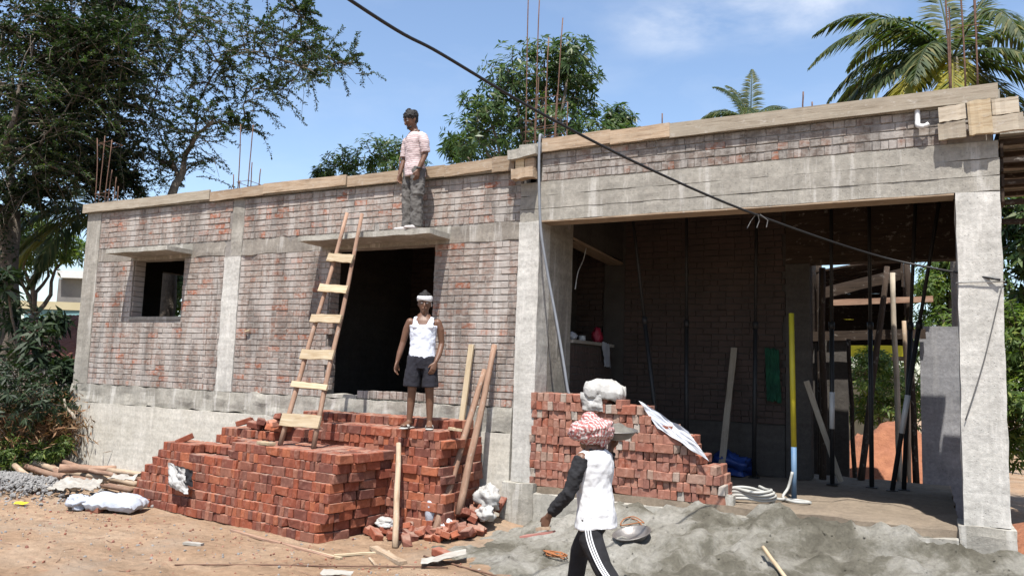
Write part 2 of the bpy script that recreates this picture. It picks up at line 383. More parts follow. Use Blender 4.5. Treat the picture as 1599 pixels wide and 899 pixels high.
M['bark_tree'] = plain('tree_bark', (.20, .165, .13), (.11, .09, .07), 9, .95, .8, 28, src='world', dist=.03)
M['palmbark'] = plain('palm_bark', (.24, .21, .18), (.15, .13, .11), 6, .95, .8, 18, src='world', dist=.03)
M['dry'] = m_leaf('dry_brush', [(0, (.20, .10, .05)), (.5, (.26, .14, .075)), (1, (.32, .22, .13))], .1, .9)
M['leafA'] = m_leaf('fine_dark_leaf', [(0, (.022, .045, .022)), (.45, (.034, .062, .028)), (.8, (.05, .085, .032)), (.95, (.085, .12, .035)), (1, (.13, .15, .04))], .22)
M['leafD'] = m_leaf('deep_green_leaf', [(0, (.013, .026, .013)), (.6, (.022, .042, .018)), (1, (.04, .065, .025))], .16)
M['mango'] = m_leaf('mango_leaf', [(0, (.030, .060, .018)), (.5, (.05, .092, .026)), (.85, (.085, .135, .04)), (1, (.14, .17, .06))], .22, .42)
M['bush'] = m_leaf('bright_shrub_leaf', [(0, (.05, .09, .02)), (.5, (.09, .15, .03)), (.85, (.16, .22, .05)), (1, (.24, .27, .06))], .3)
M['palm'] = m_leaf('palm_leaflet', [(0, (.035, .06, .025)), (.5, (.06, .09, .035)), (.85, (.11, .13, .05)), (1, (.20, .18, .07))], .28, .6)
M['palmy'] = m_leaf('yellow_palm_leaflet', [(0, (.24, .22, .03)), (.5, (.34, .30, .05)), (1, (.16, .20, .05))], .3, .6)

# ------------------------------------------------------------------ bricks and planks
def brick_mesh(name, l, w, h, seed, mat, bev=.006, jit=.0025, chip=0.):
    bm = bmesh.new(); bmesh.ops.create_cube(bm, size=1)
    for v in bm.verts: v.co = V((v.co.x * l, v.co.y * w, v.co.z * h))
    bmesh.ops.bevel(bm, geom=list(bm.edges), offset=bev, segments=1, affect='EDGES')
    rr = random.Random(seed)
    for v in bm.verts: v.co += V((rr.uniform(-jit, jit), rr.uniform(-jit, jit), rr.uniform(-jit, jit)))
    for q in range(2 if chip else 0):
        cn = V((rr.choice((-1, 1)) * l / 2, rr.choice((-1, 1)) * w / 2, rr.choice((-1, 1)) * h / 2))
        for v in bm.verts:
            if (v.co - cn).length < .03: v.co = v.co.lerp(V((0, 0, 0)), chip * rr.uniform(.5, 1))
    me = bpy.data.meshes.new(name); bm.to_mesh(me); bm.free(); me.materials.append(mat); return me
BL, BW, BH = .222, .105, .074
def loose_meshes(mat): return [brick_mesh('brick', BL * (1 - .012 * (k % 3)), BW * (1 + .015 * (k % 2)), BH * (1 + .02 * ((k * 3) % 4 - 1.5) / 1.5), k, mat, .005 + .0012 * (k % 4), .003, .0 if k % 3 == 0 else .16) for k in range(12)]

def lay(parent, items, name='brick', limit=300, stuffname='bricks', mat=None):
    """items: (score, mesh, matrix). The highest scores become objects of their own, the rest one joined part."""
    items = sorted(items, key=lambda a: -a[0])
    pinv = wm(parent).inverted()
    for sc, me, mx in items[:limit]:
        o = bpy.data.objects.new(name, me); link(o); o.parent = parent; o.matrix_parent_inverse = pinv; o.matrix_basis = mx
    rest = items[limit:]
    if rest:
        vs, fs, b = [], [], 0; cache = {}
        for sc, me, mx in rest:
            if me.name not in cache:
                a = np.zeros(len(me.vertices) * 3, np.float32); me.vertices.foreach_get('co', a)
                cache[me.name] = (a.reshape(-1, 3), [tuple(p.vertices) for p in me.polygons])
            a, ff = cache[me.name]; m = np.array(mx)
            vs.append(a @ m[:3, :3].T + m[:3, 3]); fs += [tuple(i + b for i in f) for f in ff]; b += len(a)
        me = bpy.data.meshes.new(stuffname); me.from_pydata(np.concatenate(vs).tolist(), [], fs); me.update()
        me.materials.append(mat or rest[0][1].materials[0])
        o = bpy.data.objects.new(stuffname, me); link(o); put(o, parent); o['kind'] = 'stuff'

def score(p, w=1.): return w / max((p - CAM).length, .1)

def plank(parent, name, p0, p1, w, t, mat, nrm=(0, -1, 0), rough=.004, seed=None, nx=6):
    """a sawn board from p0 to p1, width across, thickness along nrm; grain runs along local x"""
    p0, p1 = V(p0), V(p1); x = (p1 - p0); L = x.length; x.normalize()
    n = V(nrm); n = (n - x * n.dot(x)).normalized(); y = n.cross(x)
    rr = random.Random(seed if seed is not None else rng.random())
    vs, fs = [], []
    for i in range(nx + 1):
        a = L * i / nx - L / 2; e = rr.uniform(-rough, rough); f = rr.uniform(-rough, rough); b = rr.uniform(-rough, rough)
        if i in (0, nx): a += rr.uniform(-rough, rough) * 2
        vs += [(a, -w / 2 + e, -t / 2 + b), (a, w / 2 + f, -t / 2 + b), (a, w / 2 + f, t / 2 + b), (a, -w / 2 + e, t / 2 + b)]
    for i in range(nx):
        for k in range(4): fs.append((i * 4 + k, i * 4 + (k + 1) % 4, i * 4 + 4 + (k + 1) % 4, i * 4 + 4 + k))
    fs += [(3, 2, 1, 0), tuple(nx * 4 + k for k in range(4))]
    me = bpy.data.meshes.new(name); me.from_pydata(vs, [], fs); me.update(); me.materials.append(mat)
    o = bpy.data.objects.new(name, me); link(o)
    c = (p0 + p1) / 2; m = Matrix(((x.x, y.x, n.x, c.x), (x.y, y.y, n.y, c.y), (x.z, y.z, n.z, c.z), (0, 0, 0, 1)))
    if parent is not None: o.parent = parent; o.matrix_parent_inverse = wm(parent).inverted()
    o.matrix_basis = m
    return o

def log(parent, name, p0, p1, r0, r1, mat, wob=.015, seed=0, seg=9, n=9):
    """a natural pole from p0 to p1, slightly crooked; local x along its length"""
    p0, p1 = V(p0), V(p1); x = p1 - p0; L = x.length; x.normalize()
    n_ = V((0, 0, 1)) if abs(x.z) < .9 else V((0, -1, 0)); n_ = (n_ - x * n_.dot(x)).normalized(); y = n_.cross(x)
    pts, rad = [], []
    for i in range(n + 1):
        t = i / n; env = math.sin(math.pi * t)
        pts.append(V((L * (t - .5), wob * env * nse(t * 2.3 + seed * 9.1, 1.3) * 2.2, wob * env * nse(t * 2.1 + seed * 5.7, 7.3) * 2.2)))
        rad.append((r0 + (r1 - r0) * t) * (1 + .10 * nse(t * 6 + seed * 3.3, 4.4)))
    mb = MB().tube(pts, rad, seg, 'flat', ref=(0, 1, 0))
    me = bpy.data.meshes.new(name); me.from_pydata(mb.v, [], mb.f); me.update(); me.shade_smooth(); me.materials.append(mat)
    o = bpy.data.objects.new(name, me); link(o)
    c = (p0 + p1) / 2; m = Matrix(((x.x, y.x, n_.x, c.x), (x.y, y.y, n_.y, c.y), (x.z, y.z, n_.z, c.z), (0, 0, 0, 1)))
    if parent is not None: o.parent = parent; o.matrix_parent_inverse = wm(parent).inverted()
    o.matrix_basis = m
    return o

def rough_box(name, x0, x1, y0, y1, z0, z1, mat, parent, cell=.12, amp=.008, seed=0, lumps=0., kind=None):
    """a cast block whose faces and arrises are slightly uneven"""
    nx, ny, nz_ = (max(1, int(round((b - a) / cell))) for a, b in ((x0, x1), (y0, y1), (z0, z1)))
    idx, vs, fs = {}, [], []
    def vid(i, j, k):
        if (i, j, k) not in idx:
            idx[i, j, k] = len(vs)
            p = V((x0 + (x1 - x0) * i / nx, y0 + (y1 - y0) * j / ny, z0 + (z1 - z0) * k / nz_))
            a = amp + lumps * max(0, nse(p.x * 2 + seed, p.z * 5))
            d = V((nse(p.x * 4 + seed, p.y * 4, p.z * 4), nse(p.x * 4 + 9 + seed, p.y * 4, p.z * 4), nse(p.x * 4 + 5, p.y * 4 + seed, p.z * 4 + 3))) * a * 1.7
            vs.append(p + d)
        return idx[i, j, k]
    for i in range(nx):
        for j in range(ny):
            fs.append((vid(i, j, 0), vid(i, j + 1, 0), vid(i + 1, j + 1, 0), vid(i + 1, j, 0)))
            fs.append((vid(i, j, nz_), vid(i + 1, j, nz_), vid(i + 1, j + 1, nz_), vid(i, j + 1, nz_)))
    for i in range(nx):
        for k in range(nz_):
            fs.append((vid(i, 0, k), vid(i + 1, 0, k), vid(i + 1, 0, k + 1), vid(i, 0, k + 1)))
            fs.append((vid(i, ny, k), vid(i, ny, k + 1), vid(i + 1, ny, k + 1), vid(i + 1, ny, k)))
    for j in range(ny):
        for k in range(nz_):
            fs.append((vid(0, j, k), vid(0, j, k + 1), vid(0, j + 1, k + 1), vid(0, j + 1, k)))
            fs.append((vid(nx, j, k), vid(nx, j + 1, k), vid(nx, j + 1, k + 1), vid(nx, j, k + 1)))
    return MB().add(vs, fs).build(name, mat, parent, kind=kind)

# ------------------------------------------------------------------ ground
def smooth(a, b, x):
    t = min(1, max(0, (x - a) / (b - a))); return t * t * (3 - 2 * t)
def gz(x, y):
    z = .026 * fbm(x * .9, y * .9, 3) + .018 * fbm(x * 3.6, y * 4.4, 7)
    z += .20 * math.exp(-(((x + .35) / .75) ** 2 + ((y + .25) / .55) ** 2))
    z += .30 * smooth(-9.2, -10.6, x) * smooth(-1.2, .4, y)
    z -= .05 * smooth(-2.2, -3.2, y) * smooth(.5, 1.8, x)
    if -8.7 < x < 5.2 and y > .05: z -= .25
    return z
def axis(lo, hi, near0, near1, fine, coarse):
    a = list(np.arange(near0, near1 + 1e-6, fine)); x, s = near1, fine
    while x < hi: s *= 1.35; x += min(s, coarse); a.append(x)
    x, s = near0, fine
    while x > lo: s *= 1.35; x -= min(s, coarse); a.insert(0, x)
    return np.array(a)
xs = axis(-420, 420, -10.5, 6.6, .075, 60); ys = axis(-60, 520, -5.2, 1.0, .075, 60)
gv = [(x, y, gz(x, y) if abs(x) < 40 and abs(y) < 40 else 0) for y in ys for x in xs]
nx_ = len(xs); qi = np.arange((len(ys) - 1) * (nx_ - 1)); ii = qi // (nx_ - 1) * nx_ + qi % (nx_ - 1)
ground = npmesh('ground', gv, np.stack([ii, ii + 1, ii + nx_ + 1, ii + nx_], 1), M['ground'], smooth=True, kind='structure')

# ------------------------------------------------------------------ the house
house = thing('unfinished_house', 'single-storey brick and concrete house under construction with open porch on the right', 'house', (-2, 0, 0))
XL, XR = -8.80, 5.30
ZB, ZT = 1.49, 4.52                                                # brickwork of the long wall
WIN = (-7.42, -6.16, 2.66, 3.62); DOOR = (-3.06, -1.24, 1.62, 3.62)
# long front wall: mortar core cut round the openings
core = MB()
def corebox(x0, x1, z0, z1): core.box(x0, x1, .004, .23, z0, z1)
corebox(-8.62, WIN[0], ZB, ZT); corebox(WIN[0], WIN[1], ZB, WIN[2] - .06); corebox(WIN[0], WIN[1], 3.74, ZT)
corebox(WIN[1], DOOR[0], ZB, ZT); corebox(DOOR[0], DOOR[1], 3.74, ZT); corebox(DOOR[1], .06, ZB, ZT)
wall = core.build('front_wall', M['mortar'], house)
fascia = MB().box(.34, XR - .05, -.014, .2, 4.345, 4.72).build('porch_parapet', M['mortar'], house)

wb = {}
def wall_brick(l, h, k, kind='fbrick'):
    key = (round(l, 3), round(h, 3), k, kind)
    if key not in wb: wb[key] = brick_mesh('brick', l, .07, h, int(l * 1000 + h * 7000 + k * 77) % 999, M[kind], .0045, .003)
    return wb[key]
LONG, HEAD = .232, .112
rb = random.Random(11)
def course(x0, x1, z, h, y, pat, out, skip=(), kind='fbrick'):
    x = x0
    i = rb.random()
    while x < x1 - .04:
        w = {'mix': HEAD if rb.random() < .38 else LONG, 'edge': .078}[pat]
        if x + w > x1: w = x1 - x
        if w < .05: break
        cx = x + w / 2
        if not any(a < cx < b and c < z < d for a, b, c, d in skip):
            lw = w - .0035
            std = {'mix': min((HEAD, LONG), key=lambda q: abs(q - w)), 'edge': .078}[pat]
            me = wall_brick(std - .010, h - .013, rb.randrange(3), kind)
            m = Matrix.Translation((cx, y + .028 + rb.uniform(-.004, .006), z + rb.uniform(-.002, .002))) @ Matrix.Rotation(rb.uniform(-.010, .010), 4, 'Y') @ Matrix.Diagonal((lw / (std - .010), 1, 1, 1))
            out.append((score(V((cx, y, z)), 1.), me, m))
        x += w
items, fitems = [], []
holes = [(-8.34, -8.22, 2.70, 2.79), (-4.66, -4.55, 2.34, 2.50), (-2.27, -2.18, 3.9, 4.0)]
def segs_low(z):
    s = [(-8.40, -5.24), (-4.87, .05)]
    out = []
    for a, b in s:
        cuts = []
        if WIN[2] - .06 < z < WIN[3] + .1: cuts.append((WIN[0], WIN[1]))
        if z < DOOR[3] + .1 and z > ZB + .05: cuts.append((DOOR[0] + (rb.choice((0, .11)) if z < 2.7 else 0), DOOR[1]))
        for c, d in cuts:
            if a < c and b > d: out.append((a, c)); a = d
        out.append((a, b))
    return out
z = ZB
for a, b in ((-8.40, -5.24), (-4.87, -3.06), (-1.24, .05)): course(a, b, z + .05, .10, 0, 'edge', items)
z += .10; ch = (3.62 - z) / 23
for k in range(23):
    zc = z + ch * (k + .5)
    for a, b in segs_low(zc): course(a, b, zc, ch, 0, 'mix', items, holes)
zu = 3.865
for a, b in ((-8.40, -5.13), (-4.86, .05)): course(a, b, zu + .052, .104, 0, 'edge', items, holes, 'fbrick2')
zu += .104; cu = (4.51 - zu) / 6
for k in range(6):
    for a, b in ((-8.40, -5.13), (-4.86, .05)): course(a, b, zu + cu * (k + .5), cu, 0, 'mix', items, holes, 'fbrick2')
# porch parapet
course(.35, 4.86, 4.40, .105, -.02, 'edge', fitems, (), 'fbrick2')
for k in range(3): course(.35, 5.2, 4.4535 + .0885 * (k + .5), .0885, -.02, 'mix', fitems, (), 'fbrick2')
nf = len(fitems)
lay(fascia, fitems, limit=170)
# jamb bricks seen inside the openings
jit = []
for (xj, z0, z1) in ((WIN[0], WIN[2], WIN[3]), (DOOR[0], DOOR[2], DOOR[3])):
    zz = z0
    while zz < z1 - .03:
        me = wall_brick(.20, ch - .013, rb.randrange(3))
        jit.append((.01, me, Matrix.Translation((xj - .025 + .004 * rb.random(), .125, zz + ch / 2)) @ Matrix.Rotation(R(90), 4, 'Z'))); zz += ch
lay(wall, items + jit, limit=130)

# plinth, columns, bands
rough_box('plinth_wall', XL, .02, -.035, .2, -.35, 1.17, M['plinth'], house, .2, .004, 1)
rough_box('plinth_beam', XL + .01, .03, -.02, .22, 1.175, 1.485, M['rough'], house, .06, .015, 2, .045)
rough_box('column', XL + .01, -8.41, -.008, .3, 1.49, 4.53, M['oldcol'], house, .15, .005, 3)
rough_box('column', -5.23, -4.88, -.012, .22, 1.49, 3.60, M['column'], house, .1, .006, 4)
rough_box('column_stub', -5.12, -4.87, -.006, .22, 3.61, 4.53, M['oldcol'], house, .08, .010, 5, .01)
rough_box('column', .05, .34, -.035, .30, .60, 3.845, M['column'], house, .12, .006, 6)
rough_box('column_foot', -.03, .40, -.12, .4, -.35, .595, M['rough'], house, .09, .012, 7, .015)
for k, (a, b) in enumerate(((-8.40, -7.49), (-5.98, -5.24), (-4.86, -3.26), (-.99, .045))):
    rough_box('lintel_band', a, b, -.006, .2, 3.625, 3.855, M['band'], house, .055, .010, 8 + k, .018)
for k, (a, b) in enumerate(((-7.48, -5.99), (-3.25, -1.0))):
    rough_box('lintel', a, b, -.004, .22, 3.622, 3.856, M['oldcol'], house, .09, .004, 18 + k)
    rough_box('sunshade', a + .003, b - .003, -.50, -.008, 3.675, 3.748, M['rough'], house, .07, .006, 28 + k)
rough_box('window_sill', WIN[0] - .02, WIN[1] + .02, -.006, .22, WIN[2] - .058, WIN[2] - .002, M['oldcol'], house, .09, .004, 33)
rough_box('door_threshold', DOOR[0], -2.45, .0, .24, ZB, ZB + .05, M['rough'], house, .06, .012, 35)
sill = MB().box(-2.44, DOOR[1], .03, .22, ZB, 1.60).build('door_sill', M['rough'], house)
si = []
for k in range(11):
    x = -2.39 + k * .113
    si.append((score(V((x, 0, 1.55))), wall_brick(.102, .105, k % 3), Matrix.Translation((x, .034, 1.56 + rb.uniform(-.006, .006)))))
lay(sill, si)
# roofs, floors, inner walls
rough_box('roof_slab', XL - .02, .0, -.045, 5.2, 4.535, 4.675, M['rough'], house, .3, .006, 40)
rough_box('porch_roof_slab', .01, XR + .02, -.03, 3.35, 4.725, 4.855, M['rough'], house, .3, .006, 41)
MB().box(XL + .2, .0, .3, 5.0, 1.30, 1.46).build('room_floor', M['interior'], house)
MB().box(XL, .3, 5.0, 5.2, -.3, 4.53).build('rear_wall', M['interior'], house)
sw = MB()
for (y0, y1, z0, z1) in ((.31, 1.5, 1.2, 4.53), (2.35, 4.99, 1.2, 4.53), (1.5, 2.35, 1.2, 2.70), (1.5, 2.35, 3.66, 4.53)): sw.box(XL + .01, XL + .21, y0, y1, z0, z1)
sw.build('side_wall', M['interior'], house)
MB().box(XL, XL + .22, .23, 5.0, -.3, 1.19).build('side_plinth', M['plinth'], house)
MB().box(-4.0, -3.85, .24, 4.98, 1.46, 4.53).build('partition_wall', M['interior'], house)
# inner wall of bricks seen through the doorway
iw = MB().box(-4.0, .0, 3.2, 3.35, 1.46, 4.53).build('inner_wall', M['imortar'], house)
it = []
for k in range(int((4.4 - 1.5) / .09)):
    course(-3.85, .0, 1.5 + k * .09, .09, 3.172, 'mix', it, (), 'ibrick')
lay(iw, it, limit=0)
MB().box(-1.62, -1.60, 1.2, 1.25, 1.46, 4.5).build('conduit', M['pvc'], house)

# porch: floor, beam, columns, inner walls
rough_box('porch_floor', .41, 4.88, -.06, 3.9, -.3, .575, M['floor'], house, .09, .012, 50, .03)
rough_box('floor_edge', .42, 4.87, -.16, -.062, -.3, .50, M['rough'], house, .07, .014, 51, .03)
for k, (z0, z1) in enumerate(((3.845, 3.995), (4.0, 4.165), (4.17, 4.342))):
    rough_box('beam_lift', .055 + .002 * k, XR - .003 * k, -.03 - .004 * (k % 2), .26, z0, z1, M['beam'], house, .085, .005, 52 + k, .006)
plank(house, 'beam_soffit_board', (.36, .11, 3.835), (4.9, .11, 3.835), .28, .018, M['wood'], (0, 0, 1))
rough_box('column', 4.92, 5.297, -.035, .33, .64, 3.842, M['column'], house, .1, .007, 60)
rough_box('column_foot', 4.87, 5.34, -.10, .42, .28, .635, M['rough'], house, .08, .012, 61, .02)
rough_box('footing', 4.80, 5.45, -.22, .5, -.4, .275, M['rough'], house, .08, .016, 62, .03)
# left inner wall of the porch with serving opening
rough_box('inner_pier', .10, .33, .305, 1.05, .58, 4.72, M['oldcol'], house, .2, .004, 63)
plank(house, 'opening_soffit_board', (.22, 1.05, 3.80), (.22, 3.08, 3.72), .24, .03, M['wood'], (0, 0, 1))
MB().box(.11, .32, 1.05, 3.1, 3.78, 4.72).build('opening_head', M['interior'], house)
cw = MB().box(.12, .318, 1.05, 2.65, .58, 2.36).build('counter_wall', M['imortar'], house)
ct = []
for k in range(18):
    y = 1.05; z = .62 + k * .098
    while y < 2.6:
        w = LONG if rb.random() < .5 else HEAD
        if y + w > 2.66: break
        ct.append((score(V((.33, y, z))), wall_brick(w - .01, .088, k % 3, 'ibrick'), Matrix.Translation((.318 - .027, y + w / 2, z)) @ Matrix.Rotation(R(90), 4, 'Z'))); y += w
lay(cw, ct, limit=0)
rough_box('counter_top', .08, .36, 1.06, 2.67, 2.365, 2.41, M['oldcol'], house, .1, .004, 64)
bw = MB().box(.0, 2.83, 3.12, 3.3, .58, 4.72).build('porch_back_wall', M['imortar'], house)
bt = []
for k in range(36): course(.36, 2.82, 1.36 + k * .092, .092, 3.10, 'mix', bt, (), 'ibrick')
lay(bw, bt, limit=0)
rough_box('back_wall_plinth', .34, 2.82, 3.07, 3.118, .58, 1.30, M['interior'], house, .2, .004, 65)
rough_box('column', 2.84, 3.17, 3.0, 3.3, .58, 3.62, M['interior'], house, .15, .005, 66)
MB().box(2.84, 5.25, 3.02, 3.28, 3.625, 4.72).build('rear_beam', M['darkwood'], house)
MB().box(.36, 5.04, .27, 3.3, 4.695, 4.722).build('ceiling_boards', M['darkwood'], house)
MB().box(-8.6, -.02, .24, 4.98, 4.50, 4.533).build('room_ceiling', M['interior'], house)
MB().box(5.06, 5.28, .34, 3.0, .3, 4.72).build('added_porch_side_wall', M['imortar'], house)  # added wall, unseen behind the column, closing this side to darken the porch
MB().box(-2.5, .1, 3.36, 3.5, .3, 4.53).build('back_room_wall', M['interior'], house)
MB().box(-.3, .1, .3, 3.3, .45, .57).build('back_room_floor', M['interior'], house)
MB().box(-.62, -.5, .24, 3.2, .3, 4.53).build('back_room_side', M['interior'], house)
# boards still nailed to the roof edge
xb = [(-8.86, -7.32), (-7.31, -5.60), (-5.59, -4.42), (-4.41, -2.78), (-2.77, -1.10), (-1.09, -.36), (-.35, -.02)]
for k, (a, b) in enumerate(xb):
    yy = -.062 - (.022 if k == 6 else .008 * (k % 2)); h = .155 if k < 6 else .20; zc = 4.615 + (.01 if k % 2 else 0)
    plank(house, 'formwork_board', (a, yy, zc - .012 * (k % 3)), (b, yy, zc + .006 * (k % 2)), h, .03, M['greywood'] if k in (0, 1) else M['wood'], (0, -1, 0), .004)
for k, (a, b) in enumerate(((.36, 1.28), (1.285, 2.02), (2.025, 5.31))):
    plank(house, 'formwork_board', (a, -.078, 4.80), (b, -.078, 4.815), .168, .035, M['greywood'] if k == 2 else M['wood'], (0, -1, 0), .004)
# stub of shuttering where the two roofs meet
plank(house, 'formwork_block', (-.06, -.16, 4.69), (.33, -.16, 4.72), .125, .10, M['rough'], (0, -1, 0), .012)
plank(house, 'formwork_block', (.02, -.12, 4.57), (.155, -.12, 4.57), .13, .05, M['palewood'], (0, -1, 0), .004)
plank(house, 'formwork_block', (.157, -.115, 4.57), (.30, -.115, 4.57), .13, .05, M['wood'], (0, -1, 0), .004)
plank(house, 'formwork_block', (.0, -.155, 4.425), (.31, -.155, 4.44), .135, .13, M['wood'], (0, -1, 0), .008)
# shuttering box at the right corner
for (a, b, z0, z1, y, m) in ((4.79, 5.02, 4.545, 4.70, -.13, 'greywood'), (4.79, 5.02, 4.365, 4.535, -.125, 'greywood'), (5.03, 5.23, 4.375, 4.715, -.155, 'palewood'),
                             (5.235, 5.47, 4.56, 4.72, -.12, 'greywood'), (5.235, 5.50, 4.385, 4.55, -.125, 'greywood')):
    plank(house, 'formwork_block', (a, y, (z0 + z1) / 2), (b, y, (z0 + z1) / 2 + .01), z1 - z0, .05, M[m], (0, -1, 0), .006)
rough_box('roof_overhang', 5.325, 5.95, .12, 3.2, 4.44, 4.60, M['rough'], house, .2, .006, 70)
plank(house, 'formwork_board', (5.97, -.1, 4.50), (5.97, 3.2, 4.50), .20, .03, M['wood'], (1, 0, 0))
for k in range(6):
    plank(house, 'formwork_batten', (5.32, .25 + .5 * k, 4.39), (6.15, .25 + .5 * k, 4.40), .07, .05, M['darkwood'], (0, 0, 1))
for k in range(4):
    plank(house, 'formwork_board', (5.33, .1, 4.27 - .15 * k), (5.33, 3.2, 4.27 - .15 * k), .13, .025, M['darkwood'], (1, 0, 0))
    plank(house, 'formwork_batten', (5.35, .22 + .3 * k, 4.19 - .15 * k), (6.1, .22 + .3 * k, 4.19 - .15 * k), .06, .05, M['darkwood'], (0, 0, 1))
# drain bend under the parapet board
MB().tube(catmull([(4.60, -.05, 4.74), (4.60, -.06, 4.62), (4.605, -.085, 4.555), (4.66, -.10, 4.535), (4.70, -.10, 4.555)], 6), .026, 12, 'flat').build('drain_pipe', M['pvc'], house, True)
# starter bars
def bars(lst, z0):
    for k, (x, y, h, dx) in enumerate(lst):
        pts = [V((x + dx * t * t + .012 * nse(x * 9 + t * 2, y), y + .012 * nse(y * 9, t * 2), z0 + h * t)) for t in (0, .2, .4, .6, .8, 1.)]
        MB().tube(pts, .0085, 6, 'flat').build('rebar', M['rust'], house, True)
def stirrup(x0, x1, y0, y1, z):
    MB().tube([(x0, y0, z), (x1, y0, z + .01), (x1, y1, z), (x0, y1, z - .01), (x0, y0, z), (x0 + .06, y0 + .05, z)], .005, 5, 'flat').build('stirrup', M['rust'], house)
bars([(-8.72, .05, 1.30, -.10), (-8.62, .05, 1.32, .02), (-8.45, .05, 1.22, .06), (-8.72, .3, .75, .05), (-8.55, .3, .6, .02), (-8.45, .3, .42, 0)], 4.66)
stirrup(-8.74, -8.43, .04, .31, 5.85); stirrup(-8.74, -8.43, .04, .31, 4.9)
bars([(-5.12, .05, 1.12, -.03), (-4.90, .05, 1.08, .03), (-5.10, .3, .55, 0), (-4.92, .3, .42, .02), (-5.38, .2, .35, -.02), (-5.30, .25, .25, 0)], 4.66)
stirrup(-5.14, -4.89, .04, .31, 4.82)
bars([(-2.05, .2, .30, 0), (-.75, .3, .14, 0)], 4.66)
bars([(.02, .12, 2.55, -.03), (.16, .12, 2.35, .0), (.30, .12, 1.62, .02), (.46, .12, 1.85, .05), (.05, .36, 1.2, .02), (.18, .36, 1.05, 0), (.33, .36, .95, .02), (.50, .36, .8, 0)], 4.70)
for zz in (4.95, 5.08, 5.22, 5.5): stirrup(.0, .50, .11, .37, zz)
bars([(1.72, .6, .42, 0), (1.60, .6, .26, 0), (3.45, .3, .36, 0), (3.52, .5, .3, 0)], 4.84)
bars([(4.90, .12, 1.5, -.03), (5.04, .12, 1.7, -.04), (5.15, .12, 1.6, -.03), (4.92, .36, 1.1, 0), (5.16, .36, 1.3, 0)], 4.84)
stirrup(4.88, 5.17, .11, .37, 5.6)
# broken twig of cable stubs in the wall
plank(house, 'bracket', (-4.64, -.05, 2.42), (-4.56, -.03, 2.44), .03, .02, M['palewood'], (0, 0, 1))

# ------------------------------------------------------------------ sand heap in front of the porch
def interp(x, pts):
    for (a, u), (b, w) in zip(pts, pts[1:]):
        if a <= x <= b: t = (x - a) / (b - a); t = t * t * (3 - 2 * t); return u + (w - u) * t
    return pts[0][1] if x < pts[0][0] else pts[-1][1]
def sandz(x, y):
    H = interp(x, [(-.7, -.02), (.0, .06), (.5, .22), (1.0, .37), (1.8, .50), (2.5, .58), (3.2, .58), (3.9, .56), (4.5, .56), (5.2, .48), (5.9, .26), (6.6, -.03)])
    wd = interp(x, [(-.7, 1.6), (.6, 2.2), (1.8, 2.5), (3.4, 2.6), (5.0, 2.4), (6.6, 2.2)])
    t = max(0, min(1, (-.14 - y) / wd))
    z = H * (1 - t) ** 1.15 * (1 - .25 * math.sin(math.pi * t)) - .05 * t ** 3
    rf = .095 * fbm(x * 1.7, y * 1.7, 11, 5) + .06 * fbm(x * 6, y * 6, 4, 5)
    rf += .08 * (abs(nse(x * 2.1, y * 2.9, 21)) - .22)
    z += rf * min(1, max(0, (1 - t) * 2.2)) * smooth(-.7, .3, x) * smooth(6.6, 5.8, x)
    z -= .17 * math.exp(-(((x - 4.35) / .42) ** 2 + ((y + .42) / .16) ** 2))
    z -= .10 * math.exp(-(((x - 2.75 - (y + .9) * .5) / .10) ** 2 + ((y + 1.0) / .45) ** 2))
    z -= .08 * math.exp(-(((x - 4.75) / .2) ** 2 + ((y + .7) / .2) ** 2))
    return z - .012
xs2 = np.arange(-.7, 6.61, .045); ys2 = np.arange(-2.85, -.07, .045)
sv = [(x, y, sandz(x, y)) for y in ys2 for x in xs2]; n2 = len(xs2)
qi = np.arange((len(ys2) - 1) * (n2 - 1)); ii = qi // (n2 - 1) * n2 + qi % (n2 - 1)
sand = npmesh('sand_heap', sv, np.stack([ii, ii + 1, ii + n2 + 1, ii + n2], 1), M['sand'], smooth=True)
tag(sand, 'long heap of loose grey sand banked against the porch floor', 'sand heap')
cl_ = []
ico1 = None
def top(x, y): return max(gz(x, y), sandz(x, y) if -.7 < x < 6.6 and -2.85 < y < -.07 else -9)

